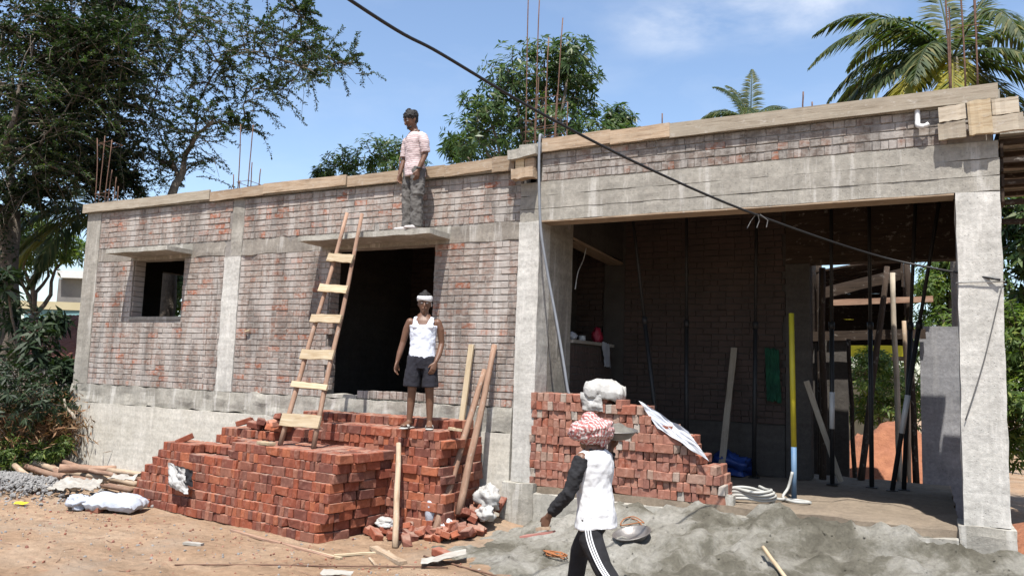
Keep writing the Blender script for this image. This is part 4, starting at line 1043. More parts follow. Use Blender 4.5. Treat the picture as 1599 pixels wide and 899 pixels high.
sheet('green_cloth', 'green cloth hanging on the dark porch back wall', (2.54, 3.03, 2.42), (2.74, 3.03, 2.38), (2.57, 3.02, 1.66), M['green'], 31, .07, 22, 'cloth', 2.6)
bag('red_bag', 'small red plastic bag standing on the serving counter', (.24, 2.25, 2.51), (.08, .09, .13), M['redcloth'], 32, 'bag', flat=.1, amp=.3)
sheet('rag', 'pale rag hanging over the edge of the serving counter', (.37, 2.15, 2.42), (.37, 2.42, 2.42), (.385, 2.22, 2.06), M['greybag'], 33, .03, 12, 'rag', 2.)
tn = thing('paint_tin', 'small pale tin standing on the serving counter', 'tin', (.22, 1.72, 2.41))
MB().tube([(.22, 1.72, 2.412), (.22, 1.72, 2.49)], .05, 14, 'flat').build('can', M['pvc'], tn, True)
MB().tube([(.22, 1.72, 2.49), (.22, 1.72, 2.497)], .053, 14, 'flat').build('lid', M['iron'], tn, True)
bag('cloth_bundle', 'small blue and white cloth bundle on the counter end', (.22, 1.30, 2.46), (.10, .13, .06), M['bluesack'], 34, 'cloth', flat=.1, amp=.35)
tag(MB().tube(catmull([(.30, 1.6, 3.75), (.32, 1.45, 3.55), (.33, 1.25, 3.35), (.36, 1.1, 3.1)], 5), .008, 6, 'flat').build('conduit_wire', M['pvc'], None, True), 'white conduit end dangling from the serving opening head', 'wire')
# behind the porch: stair shuttering, half wall, poles
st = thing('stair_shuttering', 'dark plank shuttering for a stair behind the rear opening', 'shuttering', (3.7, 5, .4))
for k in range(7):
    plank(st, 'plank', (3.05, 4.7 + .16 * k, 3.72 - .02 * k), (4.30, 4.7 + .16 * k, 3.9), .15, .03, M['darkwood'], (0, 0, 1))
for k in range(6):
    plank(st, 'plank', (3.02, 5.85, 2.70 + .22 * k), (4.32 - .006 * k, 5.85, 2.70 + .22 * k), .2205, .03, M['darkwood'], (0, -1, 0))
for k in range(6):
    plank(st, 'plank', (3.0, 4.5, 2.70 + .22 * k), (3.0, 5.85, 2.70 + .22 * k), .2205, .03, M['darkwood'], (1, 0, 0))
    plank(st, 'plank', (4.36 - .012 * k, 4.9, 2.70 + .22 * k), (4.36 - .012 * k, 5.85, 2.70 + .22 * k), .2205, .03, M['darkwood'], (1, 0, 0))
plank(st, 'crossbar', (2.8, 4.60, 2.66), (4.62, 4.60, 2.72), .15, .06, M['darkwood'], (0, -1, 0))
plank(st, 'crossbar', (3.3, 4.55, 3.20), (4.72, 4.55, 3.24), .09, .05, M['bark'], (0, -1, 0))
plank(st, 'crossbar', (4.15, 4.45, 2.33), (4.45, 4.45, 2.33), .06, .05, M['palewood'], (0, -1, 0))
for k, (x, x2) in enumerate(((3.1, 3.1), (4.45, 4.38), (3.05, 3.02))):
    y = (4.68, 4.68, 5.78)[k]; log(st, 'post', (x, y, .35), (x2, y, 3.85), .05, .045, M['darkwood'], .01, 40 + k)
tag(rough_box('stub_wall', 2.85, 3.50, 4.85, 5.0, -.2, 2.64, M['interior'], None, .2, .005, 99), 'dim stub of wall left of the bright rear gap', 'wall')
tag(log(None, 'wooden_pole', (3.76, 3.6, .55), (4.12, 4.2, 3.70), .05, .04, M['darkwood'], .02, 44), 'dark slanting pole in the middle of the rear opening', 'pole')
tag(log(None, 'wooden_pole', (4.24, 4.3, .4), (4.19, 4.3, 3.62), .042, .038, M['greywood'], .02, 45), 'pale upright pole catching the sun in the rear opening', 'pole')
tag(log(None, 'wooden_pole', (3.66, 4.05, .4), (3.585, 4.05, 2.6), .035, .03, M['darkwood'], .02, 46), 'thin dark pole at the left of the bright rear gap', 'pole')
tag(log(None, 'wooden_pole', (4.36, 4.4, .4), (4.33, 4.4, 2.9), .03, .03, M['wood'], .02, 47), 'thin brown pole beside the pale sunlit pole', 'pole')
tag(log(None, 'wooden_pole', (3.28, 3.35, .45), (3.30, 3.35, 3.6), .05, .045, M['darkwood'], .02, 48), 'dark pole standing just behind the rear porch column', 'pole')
tag(rough_box('half_wall', 4.53, 5.6, 4.72, 4.9, -.2, 2.84, M['greyplaster'], None, .2, .005, 98), 'grey plastered half wall behind the porch, sunlit at its top', 'wall')
# red soil mound behind
def mound(name, label, c, rx, ry, h, mat, seed, cat, n=34):
    vs, fs = [], []
    for j in range(n + 1):
        for i in range(n + 1):
            a, b = (i / n - .5) * 2, (j / n - .5) * 2; r = math.hypot(a, b)
            z = h * max(0, 1 - r) ** .8 * (1 + .25 * fbm(a * 3 + seed, b * 3)) + (.10 * h * fbm(a * 7 + seed, b * 7) if r < .95 else -.05)
            vs.append((c[0] + a * rx, c[1] + b * ry, c[2] + z - .03))
    for j in range(n):
        for i in range(n): q = j * (n + 1) + i; fs.append((q, q + 1, q + n + 2, q + n + 1))
    return tag(MB().add(vs, fs).build(name, mat, None, True), label, cat)
mound('soil_mound', 'mound of red earth in the yard behind the porch', (4.0, 8.6, 0), 1.9, 1.6, 1.25, M['redsoil'], 3, 'soil mound')
mound('soil_mound', 'low spoil of red earth and rubble beside the right corner column', (7.2, 3.2, 0), 1.9, 2.6, .75, M['redsoil'], 9, 'soil mound')
for k in range(26):
    x = 5.6 + rl.random() * .9; y = .2 + rl.random() * 2.2
    loose(x, y, gz(x, y) + .06 + .22 * rl.random(), rl.uniform(0, 3), rl.uniform(-.4, .4), rl.uniform(-.4, .4), 'broken red brick in the heap right of the corner column', 'bricks right of the column')
for k in range(5):
    x = 5.75 + rl.random() * .5; y = .6 + rl.random() * 1.4
    bag('plaster_lump', 'white plaster lump in the brick heap right of the corner column', (x, y, .36), (.10, .10, .06), M['whitecloth'], 60 + k, 'lump', amp=.3)['group'] = 'plaster lumps right of the column'
ys_ = thing('yellow_shed', 'bright yellow sheet-clad shed far behind the rear opening', 'shed', (2.5, 14, 0))
MB().box(-1.2, 4.0, 13.6, 15.6, 0, 2.3).build('wall', M['cream'], ys_)
pz = MB()
MB().add([(-1.6, 13.0, 2.92), (4.2, 13.0, 2.92), (4.2, 15.9, 3.75), (-1.6, 15.9, 3.75), (-1.6, 13.0, 2.97), (4.2, 13.0, 2.97), (4.2, 15.9, 3.80), (-1.6, 15.9, 3.80)], [(0, 3, 2, 1), (4, 5, 6, 7), (0, 1, 5, 4), (1, 2, 6, 5), (2, 3, 7, 6), (3, 0, 4, 7)]).build('roof_sheet', M['yellowsheet'], ys_)
MB().box(-1.6, 4.2, 12.97, 13.0, 2.62, 2.97).build('fascia', M['yellowsheet'], ys_)

# ------------------------------------------------------------------ overhead cable
c0 = at(1562, 437, (V((5.30, -.06, 2.95)) - CAM).dot(fw)); c1 = at(1180, 335, 7.6); c2 = at(850, 180, 6.3); c3 = at(540, -4, 5.0); c4 = c3 + (c3 - c2) * 1.6 + V((0, 0, .25))
cb = thing('overhead_cable', 'black cable running from the right corner column up across the sky', 'cable', c0)
MB().tube(catmull([c0, at(1380, 402, 8.2), c1, at(1010, 262, 6.95), c2, at(690, 85, 5.6), c3, c4], 10), [.011, .0125], 8, 'flat').build('cable', M['rubber'], cb, True)
MB().tube([(4.90, -.055, 2.945), (5.31, -.055, 2.95), (5.315, .2, 2.95), (5.315, .34, 2.95)], .006, 6, 'flat').build('tie_wire', M['wire'], cb)
MB().tube(catmull([(5.29, -.05, 2.93), (5.12, -.052, 2.2), (4.95, -.06, 1.62)], 6), .005, 6, 'flat').build('loose_end', M['wire'], cb, True)
for k in range(3):
    q = c1 + V((.02 * k, 0, 0)); MB().tube([q, q + V((-.05 + .06 * k, .02, -.06)), q + V((-.08 + .07 * k, .0, -.13))], .004, 5, 'flat').build('frayed_strand', M['wire'], cb)

# ------------------------------------------------------------------ vegetation
nr = np.random.RandomState(5)
def leafmesh(name, base, dirs, nrm, L, Wd, mat, parent, fold=.25, droop=0.):
    """each leaf: two quads meeting in a folded midrib (6 points)"""
    base, dirs, nrm = (np.asarray(a, float) for a in (base, dirs, nrm)); n = len(base)
    dirs = dirs / np.linalg.norm(dirs, axis=1, keepdims=True)
    sd = np.cross(dirs, nrm); sd /= np.maximum(np.linalg.norm(sd, axis=1, keepdims=True), 1e-6); un = np.cross(sd, dirs)
    L = np.broadcast_to(L, (n,))[:, None]; Wd = np.broadcast_to(Wd, (n,))[:, None]
    tip = base + dirs * L - np.array([0, 0, 1]) * droop * L
    m = base + dirs * L * .45 - np.array([0, 0, 1]) * droop * L * .2
    v = np.stack([base, m + sd * Wd * .5 + un * Wd * fold, tip, m - sd * Wd * .5 + un * Wd * fold], 1).reshape(-1, 3)
    i = np.arange(n)[:, None] * 4
    return npmesh(name, v, np.concatenate([i, i + 1, i + 2, i + 3], 1), mat, parent)
def rdir(n): a = nr.normal(size=(n, 3)); return a / np.linalg.norm(a, axis=1, keepdims=True)
def branch_pts(a, b, n, wob, seed, sag=0.):
    a, b = V(a), V(b); L = (b - a).length; out = []
    for i in range(n + 1):
        t = i / n; e = math.sin(math.pi * t)
        out.append(a.lerp(b, t) + V((nse(t * 2.2 + seed, 1), nse(t * 2.2 + seed, 5), nse(t * 2.2 + seed, 9))) * wob * L * e + V((0, 0, sag * L * e)))
    return out

def acacia(name, label, trunk, fork, clusters, leaf, twigs=26, reach=.95, seed=0, r0=.22, leaflen=.075, per=26, group=None):
    root = thing(name, label, 'tree', trunk, group=group); rr = random.Random(seed)
    tb = MB(); tb.tube(branch_pts(trunk, fork, 8, .06, seed), [r0, r0 * .75], 9, 'flat')
    limbs = []; bases, dirs, nrm = [], [], []
    nodes = [(V(fork), r0 * .7)]
    for ci, (c, rad) in enumerate(sorted(clusters, key=lambda q: (q[0] - V(fork)).length)):
        par_, pr_ = min(nodes, key=lambda q: (q[0] - c).length + .35 * (q[0] - V(fork)).length)
        pts = branch_pts(par_, c, 7, .13, seed + ci * 1.7, .04)
        r1 = max(.02, min(pr_ * .85, .05 + .045 * (c - par_).length))
        tb.tube(pts, [r1, r1 * .45], 7, 'flat')
        for p in pts[2:]: nodes.append((p, r1 * .6))
        for k in range(twigs):
            s0 = pts[rr.randrange(3, 8)] + V((rr.gauss(0, 1), rr.gauss(0, 1), rr.gauss(0, .7))) * rad * .18
            d = V((rr.gauss(0, 1), rr.gauss(0, 1), rr.gauss(.05, .7))).normalized()
            out = (c - V(fork)); d = (d + out.normalized() * .45).normalized(); ln = rad * reach * rr.uniform(.45, 1.1)
            e = s0 + d * ln + V((0, 0, -.28 * ln))
            tw = branch_pts(s0, e, 5, .14, seed + ci * 3 + k, .10)
            tb.tube(tw, [.010, .004], 4, 'flat')
            if rr.random() < .8:
                m = per
                for q in range(m):
                    t = .12 + .88 * q / m; f = t * 5; i = min(4, int(f)); p = tw[i].lerp(tw[i + 1], f - i); tg = (tw[i + 1] - tw[i]).normalized()
                    for sgn in (1, -1):
                        bases.append(p + V((rr.gauss(0, .012), rr.gauss(0, .012), rr.gauss(0, .012))))
                        sdv = tg.cross(V((rr.gauss(0, .5), rr.gauss(0, .5), 1))) * sgn
                        dirs.append(sdv.normalized() + tg * .55 + V((rr.gauss(0, .3), rr.gauss(0, .3), rr.gauss(0, .3)))); nrm.append((rr.gauss(0, .5), rr.gauss(0, .5), 1))
    tb.build('trunk', M['bark_tree'], root, True)
    n = len(bases)
    leafmesh('crown', bases, dirs, nrm, leaflen * (.7 + .6 * nr.rand(n)), leaflen * .52 * (.7 + .6 * nr.rand(n)), leaf, root, .15)
    return root
def pxc(lst, depth, jit=1.0, seed=1):
    rr = random.Random(seed); return [(at(x, y, depth + rr.uniform(-jit, jit)), r) for x, y, r in lst]
# the nearer spreading tree whose fork shows above the roof
cB = pxc([(300, 60, 1.), (345, 15, 1.), (400, 45, 1.), (445, 95, .95), (500, 85, .85), (545, 105, .7), (395, 140, .9), (470, 50, .8), (330, 120, 1.), (260, 100, 1.1), (240, 190, 1.), (330, 190, .8),
          (380, 195, .55), (290, 240, .7), (210, 130, 1.1), (215, 240, .9), (440, 140, .7), (420, -30, 1.), (300, -40, 1.2), (360, 80, .9), (500, 120, .6), (270, 20, 1.1), (230, 45, 1.1), (465, 20, .6), (310, 160, .8), (260, 255, .6)], 17.6, 1.2, 2)
acacia('feathery_tree', 'tall feathery-leaved tree spreading over the roof with a forked trunk', (-9.75, 2.5, 0), at(262, 330, 17), cB, M['leafA'], 24, 1.45, 3, .24, .066, 40)
cA = pxc([(x, y, 1.25) for x in (-60, 20, 95, 165) for y in (-20, 50, 120, 185, 245)] + [(150, 285, .7), (60, 290, .7), (200, 285, .6), (-40, 310, 1.0), (180, 10, 1.1), (130, 80, 1.1), (60, 210, 1.), (140, 215, 1.)], 17.2, 1.5, 5)
acacia('shade_tree', 'dense dark shade tree with thick trunk at the left edge', at(12, 620, 16.5), at(16, 330, 16.8), cA, M['leafD'], 62, 1.1, 6, .27, .105, 22)
cA2 = pxc([(40, 110, 1.), (120, 60, 1.), (90, 190, 1.), (170, 160, 1.), (20, 190, 1.), (130, 130, .9), (60, 30, 1.), (190, 90, .9), (110, 270, .7)], 15.6, .5, 9)
acacia('feathery_tree', 'feathery branches hanging in front of the dense shade tree at upper left', at(-70, 620, 15.6), at(-40, 300, 15.6), cA2, M['leafA'], 30, 1.3, 8, .16, .066, 36)

def mango(name, label, trunk, clusters, seed, leaf, tips=60, L=.19, cat='tree', group=None, tube_r=.12):
    root = thing(name, label, cat, trunk, group=group); rr = random.Random(seed); tb = MB(); bs, ds, ns, Ls = [], [], [], []
    cen = V((0, 0, 0))
    for c, r in clusters: cen += c
    cen /= len(clusters); fork = V((trunk[0], trunk[1], trunk[2])).lerp(cen, .62)
    tb.tube(branch_pts(trunk, fork, 6, .04, seed), [tube_r * 1.3, tube_r], 9, 'flat')
    for ci, (c, r) in enumerate(clusters):
        tb.tube(branch_pts(fork, c, 6, .1, seed + ci), [tube_r * .55, .02], 7, 'flat')
        for k in range(tips):
            d = V((rr.gauss(0, 1), rr.gauss(0, 1), rr.gauss(.15, 1))).normalized(); rad = r * (rr.random() ** .38) * (1 + .22 * nse(d.x * 2 + ci, d.y * 2, d.z * 2))
            tip = c + V((d.x * rad, d.y * rad, d.z * rad * .9))
            if rr.random() < .3: tb.tube([c + d * rad * .35, tip], [.014, .006], 4, 'flat')
            tw = (d + V((0, 0, .5))).normalized(); ph = rr.random() * 6.28
            s = tw.cross(V((.3, .2, 1))).normalized(); t2 = tw.cross(s)
            m = rr.randrange(7, 12)
            for q in range(m):
                a = ph + q * 2.4; o = (s * math.cos(a) + t2 * math.sin(a)); dd = o * 1. + tw * rr.uniform(-.1, .7) + V((0, 0, rr.uniform(-.5, .15)))
                bs.append(tip + tw * rr.uniform(-.08, .06)); ds.append(dd); ns.append(tw + V((rr.gauss(0, .3),) * 3)); Ls.append(L * rr.uniform(.7, 1.2))
    tb.build('trunk' if cat == 'tree' else 'stem', M['bark_tree'], root, True); Ls = np.array(Ls)
    leafmesh('crown' if cat == 'tree' else 'foliage', bs, ds, ns, Ls, Ls * .27, leaf, root, .12, .18)
    return root
def gx(p): return (p.x, p.y, 0)
cm = pxc([(800, 120, .75), (850, 95, .7), (890, 90, .6), (870, 140, .8), (810, 180, .9), (760, 170, .6), (745, 215, .8), (900, 190, .75), (850, 200, .9), (930, 215, .6), (780, 240, .8), (965, 190, .35), (905, 130, .55), (840, 240, .9), (720, 235, .45), (980, 215, .3)], 17, .9, 3)
mango('mango_tree', 'broad-leaved green tree behind the steel bars above the roof junction', gx(at(840, 300, 17)), cm, 3, M['mango'], 70, .19)
cm2 = pxc([(535, 258, .5), (580, 245, .55), (615, 240, .5), (560, 285, .5), (620, 275, .6), (505, 275, .3), (650, 265, .4)], 20, .6, 4)
mango('mango_tree', 'low leafy treetop behind the standing man on the sunshade', gx(at(580, 300, 20)), cm2, 5, M['mango'], 55, .17)
cm3 = pxc([(1475, 430, .8), (1460, 480, .8), (1500, 470, .9), (1520, 420, .9), (1490, 520, .9), (1440, 530, .7), (1480, 400, .5), (1540, 480, 1.0), (1455, 445, .5)], 23, .8, 6)
mango('yellow_green_tree', 'yellow-green leafy tree seen above the grey half wall', gx(at(1490, 560, 23)), cm3, 7, M['bush'], 95, .22)
cm4 = pxc([(1345, 600, .55), (1380, 590, .6), (1410, 610, .5), (1350, 640, .5), (1395, 640, .5), (1365, 565, .4)], 18.5, .8, 8)
mango('garden_shrub', 'bright green garden shrub beyond the red earth mound', gx(at(1375, 650, 18.5)), cm4, 9, M['bush'], 70, .16, 'shrub', None, .05)
cm5 = pxc([(1590, 380, .8), (1620, 330, .9), (1600, 440, .7), (1650, 420, 1.), (1585, 340, .5), (1640, 500, .9)], 12.5, .7, 10)
mango('dark_tree', 'dark green tree beside the right corner column under the boards', gx(at(1625, 560, 12.5)), cm5, 11, M['mango'], 70, .2)
cm6 = pxc([(1590, 520, .5), (1600, 580, .55), (1630, 550, .7), (1590, 630, .5), (1615, 650, .6), (1650, 610, .7), (1595, 690, .4)], 11.5, .5, 12)
mango('hedge_shrub', 'sunlit yellow-green shrub right of the corner column', gx(at(1615, 640, 11.5)), cm6, 13, M['bush'], 80, .15, 'shrub', None, .05)

def palm(name, label, crown, ground_pt, nf, L, seed, angs=None, mats=('palm',), lf=.62, yellow=(), lw=.045):
    root = thing(name, label, 'palm', ground_pt); rr = random.Random(seed)
    tr = branch_pts(ground_pt, crown, 12, .02, seed); tb = MB().tube(tr, [.17, .12], 10, 'flat'); tb.build('trunk', M['palmbark'], root, True)
    for f in range(nf):
        az, el = angs[f] if angs else (f * 2.4 + rr.uniform(-.2, .2), rr.uniform(-.2, 1.1))
        ln = L * rr.uniform(.85, 1.1); d = V((math.cos(az) * math.cos(el), math.sin(az) * math.cos(el), math.sin(el)))
        pts, p, t = [], V(crown), d.copy(); n = 22
        for i in range(n + 1):
            pts.append(p.copy()); t = (t + V((0, 0, -.058 * (1 + i / n * 1.3) * max(.15, math.hypot(t.x, t.y))))).normalized(); p = p + t * (ln / n)
        fr = MB().tube(pts, [.028, .006], 5, 'flat').build('frond', M['palmy'] if f in yellow else M['palm'], root, True)
        bs, ds, ns, Ls = [], [], [], []
        m = 84
        for q in range(m):
            t_ = .10 + .90 * q / m; ff = t_ * n; i = min(n - 1, int(ff)); b = pts[i].lerp(pts[i + 1], ff - i); tg = (pts[i + 1] - pts[i]).normalized()
            sd = tg.cross(V((0, 0, 1))); sd = sd.normalized() if sd.length > .05 else V((1, 0, 0)); un = sd.cross(tg)
            for sg in (1, -1):
                bs.append(b); dv = sd * sg * (1 - .35 * t_) + tg * (.55 + .5 * t_) + un * .12 + V((rr.gauss(0, .10), rr.gauss(0, .10), -.25 + rr.gauss(0, .12)))
                ds.append(dv); ns.append(un + sd * sg * .3); Ls.append(lf * math.sin(math.pi * min(1, .16 + .80 * t_)) * rr.uniform(.85, 1.1))
        Ls = np.array(Ls); leafmesh('leaflets', bs, ds, ns, Ls, lw + 0 * Ls, M['palmy'] if f in yellow else M['palm'], fr, .15, .34)
    return root
pc_ = at(1488, 92, 17)
toR = V((rt.x, rt.y, 0)).normalized(); az0 = math.atan2(toR.y, toR.x)
A = lambda deg, el: (az0 + R(deg), el)
palm('coconut_palm', 'large coconut palm rising behind the right end of the roof', pc_, (pc_.x, pc_.y, 0), 26, 3.5, 4,
     [A(178, .42), A(190, .05), A(165, .9), A(150, .3), A(215, -.05), A(80, 1.25), A(20, .8), A(-10, .35), A(-30, -.05), A(5, -.25), A(60, .55), A(110, .9), A(260, .5), A(300, .15), A(200, .7), A(172, .15), A(184, .65), A(225, .3), A(130, .6), A(-20, .7), A(240, -.2), A(10, 1.15), A(180, -.25), A(195, -.4), A(160, -.15), A(-5, -.5)], yellow=(4, 20), lw=.062)
pc_ = at(1172, 192, 25)
palm('coconut_palm', 'small distant palm top showing above the porch roof', pc_, (pc_.x, pc_.y, 0), 16, 2.1, 8,
     [A(175, .35), A(160, .8), A(140, 1.15), A(70, 1.3), A(30, .9), A(10, .75), A(0, .35), A(200, .1), A(100, .7), A(250, .5), A(300, .5), A(150, .5), A(185, .6), A(40, .5), A(120, 1.2), A(-15, .15)], lf=.5, yellow=(7,))
pc_ = at(150, 330, 19)
palm('coconut_palm', 'palm crown half hidden behind the left corner of the house', pc_, (pc_.x, pc_.y, 0), 9, 2.6, 12,
     [A(190, .0), A(205, -.3), A(170, .5), A(140, .9), A(220, .2), A(20, .4), A(260, -.2), A(300, .3), A(185, -.55)], yellow=(1,))

cs = pxc([(262, 445, .5), (275, 470, .5), (255, 490, .5), (280, 440, .4), (240, 470, .6)], 20.5, .5, 23)
mango('window_tree', 'leafy green tree seen through the window opening', gx(at(262, 480, 20.5)), cs, 24, M['mango'], 80, .16)
# left background: tiled shed, wall, shrubs, dry brush
sh = thing('tiled_shed', 'shed with a pink clay tile roof behind the left shrubs', 'shed', (-14, 2.5, 0))
q0 = at(-60, 560, 17.2); q1 = at(140, 505, 16.6); rv, rf_ = [], []
e = (q1 - q0); e.z = 0; e.normalize(); bk = V((-e.y, e.x, 0)); bk = bk if bk.dot(fw) > 0 else -bk
Lr = (V((q1.x - q0.x, q1.y - q0.y, 0))).length
MB().add([(q0.x, q0.y, 0), (q1.x, q1.y, 0), *( (V((q1.x, q1.y, 0)) + bk * 2.2)[:] , (V((q0.x, q0.y, 0)) + bk * 2.2)[:]), (q0.x, q0.y, 2.0), (q1.x, q1.y, 2.0), (V((q1.x, q1.y, 2.9)) + bk * 2.2)[:], (V((q0.x, q0.y, 2.9)) + bk * 2.2)[:]],
         [(0, 3, 2, 1), (4, 5, 6, 7), (0, 1, 5, 4), (1, 2, 6, 5), (2, 3, 7, 6), (3, 0, 4, 7)]).build('wall', M['bgwall'], sh)
tl = MB(); nt = int(Lr / .11)
tile_me = None
for r in range(9):
    for c in range(nt):
        b = V((q0.x, q0.y, 1.98)) + e * (c * .11) + bk * (-.25 + r * .29) + V((0, 0, -.10 + r * .118)); s = bk * .31 + V((0, 0, .118))
        if tile_me is None:
            tm = MB()
            ring = [V((math.cos(a) * .062, 0, math.sin(a) * .04)) for a in [math.pi * i / 5 for i in range(6)]]
            L0 = .33
            tm.add([v for v in ring] + [v + V((0, L0, 0)) for v in ring] + [v * .75 - V((0, 0, .008)) for v in ring] + [v * .75 - V((0, 0, .008)) + V((0, L0, 0)) for v in ring],
                   [(i, i + 1, i + 7, i + 6) for i in range(5)] + [(i + 12, i + 18, i + 19, i + 13) for i in range(5)] + [(i, i + 12, i + 13, i + 1) for i in range(5)])
            tile_me = bpy.data.meshes.new('tile'); tile_me.from_pydata(tm.v, [], tm.f); tile_me.update(); tile_me.materials.append(M['tile'])
        sl_ = s.normalized(); nn_ = e.cross(sl_)
        o = bpy.data.objects.new('tile', tile_me); link(o); o.parent = sh; o.matrix_parent_inverse = wm(sh).inverted()
        o.matrix_basis = Matrix(((e.x, sl_.x, nn_.x, b.x), (e.y, sl_.y, nn_.y, b.y), (e.z, sl_.z, nn_.z, b.z + .004 * ((r + c) % 2)), (0, 0, 0, 1)))
cw0 = at(70, 470, 24)
cr = thing('cream_house', 'cream and teal house glimpsed beyond the tiled shed at the left', 'house', (cw0.x, cw0.y, 0))
w0, w1 = at(40, 470, 24), at(175, 470, 24); dv = V((w1.x - w0.x, w1.y - w0.y, 0)).normalized(); dn = V((-dv.y, dv.x, 0))
def slab(a, b, z0, z1, back, m, nm):
    a, b = V((a.x, a.y, 0)), V((b.x, b.y, 0)); k = dn * back
    MB().add([(a + V((0, 0, z0)))[:], (b + V((0, 0, z0)))[:], (b + k + V((0, 0, z0)))[:], (a + k + V((0, 0, z0)))[:], (a + V((0, 0, z1)))[:], (b + V((0, 0, z1)))[:], (b + k + V((0, 0, z1)))[:], (a + k + V((0, 0, z1)))[:]],
             [(0, 3, 2, 1), (4, 5, 6, 7), (0, 1, 5, 4), (1, 2, 6, 5), (2, 3, 7, 6), (3, 0, 4, 7)]).build(nm, m, cr)
slab(w0, w1, 0, 3.35, 3, M['paint_teal'], 'wall'); slab(w0 - dv * .2 - dn * .1, w1 + dv * .2, 3.36, 3.6, 3.2, M['cream'], 'roof_edge')
slab(at(92, 430, 27), at(150, 430, 27), 3.6, 4.6, 2, M['bgwall'], 'upper_storey'); slab(at(88, 430, 26.7), at(154, 430, 26.7), 4.61, 4.85, 2.4, M['pvc'], 'upper_roof')
cs = pxc([(55, 525, .38), (20, 490, .45), (88, 500, .2), (5, 560, .5), (60, 560, .4), (100, 575, .2), (10, 440, .3)], 14.6, .6, 13)
mango('broadleaf_plant', 'dark broad-leaved plant in front of the pink tile roof', gx(at(40, 600, 14.6)), cs, 15, M['leafD'], 16, .26, 'plant', None, .05)
cs = pxc([(40, 385, .7), (75, 395, .6), (110, 390, .5), (60, 350, .7), (20, 400, .6)], 21, .8, 14)
mango('pale_tree', 'pale green sunlit tree far behind at the left edge', gx(at(60, 480, 21)), cs, 16, M['bush'], 70, .2)
cs = pxc([(20, 640, .5), (60, 630, .5), (95, 640, .4), (30, 600, .5), (100, 600, .4), (-20, 650, .6)], 13.6, .5, 15)
mango('dark_shrub', 'dark shrub in the shade left of the house corner', gx(at(50, 660, 13.6)), cs, 17, M['leafD'], 60, .13, 'shrub', None, .04)
cs = pxc([(15, 705, .28), (45, 700, .26), (75, 705, .24), (95, 700, .2), (30, 715, .2), (60, 718, .2), (5, 715, .2)], 13.3, .4, 16)
mango('low_shrub', 'low sunlit green shrub at the foot of the left house corner', gx(at(50, 725, 13.3)), cs, 18, M['bush'], 60, .09, 'shrub', None, .02)
nb = 5200; ctr = np.array([tuple(at(x, y, 13.9)) for x, y in ((70, 660), (40, 668), (95, 650), (85, 680), (20, 672), (105, 665), (60, 640))])
pb = ctr[nr.randint(0, len(ctr), nb)] + nr.normal(size=(nb, 3)) * np.array([.42, .35, .17]); pb[:, 2] = np.maximum(pb[:, 2], .25)
o = leafmesh('dry_brush', pb, rdir(nb) + np.array([0, 0, -.4]), rdir(nb), .10 + .16 * nr.rand(nb), .012 + .018 * nr.rand(nb), M['dry'], None)
tag(o, 'heap of dry brown cut brush beside the left house corner', 'brush', kind='stuff')
bk_ = thing('boundary_wall', 'dim boundary wall in shade behind the left shrubs', 'wall', at(60, 640, 15.5))
a_, b_ = at(-260, 600, 15.5), at(135, 600, 15.5)
MB().add([(a_.x, a_.y, -.2), (b_.x, b_.y, -.2), (b_.x - .1, b_.y + .2, -.2), (a_.x - .1, a_.y + .2, -.2), (a_.x, a_.y, 1.75), (b_.x, b_.y, 1.75), (b_.x - .1, b_.y + .2, 1.75), (a_.x - .1, a_.y + .2, 1.75)],
         [(0, 3, 2, 1), (4, 5, 6, 7), (0, 1, 5, 4), (1, 2, 6, 5), (2, 3, 7, 6), (3, 0, 4, 7)]).build('masonry', M['bgwall'], bk_)
tag(log(None, 'dead_branch', at(118, 655, 13.2), at(100, 622, 13.2), .03, .015, M['greywood'], .05, 77), 'bare grey branch leaning on the left house corner', 'branch')
# dense far greenery so that no bare horizon shows between the things in view
for k, (px, d, h) in enumerate(((-150, 26, 3.5), (-30, 30, 4.), (1330, 33, 3.6), (1420, 34, 3.6), (1560, 26, 4.2), (1680, 24, 4.5), (1250, 28, 3.))):
    c = at(px, 560, d); cl = [(V((c.x + rl.uniform(-1.6, 1.6), c.y + rl.uniform(-1, 1), h * t)), 1.15) for t in (.2, .4, .55, .7, .85, .95)]
    mango('garden_tree', ['far leafy tree beyond the left edge', 'far leafy tree behind the cream house', 'far leafy tree behind the yellow shed, left one', 'far leafy tree behind the yellow shed, right one', 'far tall leafy tree behind the yellow-green tree', 'far leafy tree beyond the right edge', 'far leafy tree behind the stair shuttering'][k], (c.x, c.y, 0), cl, 30 + k, M['mango'], 60, .26)

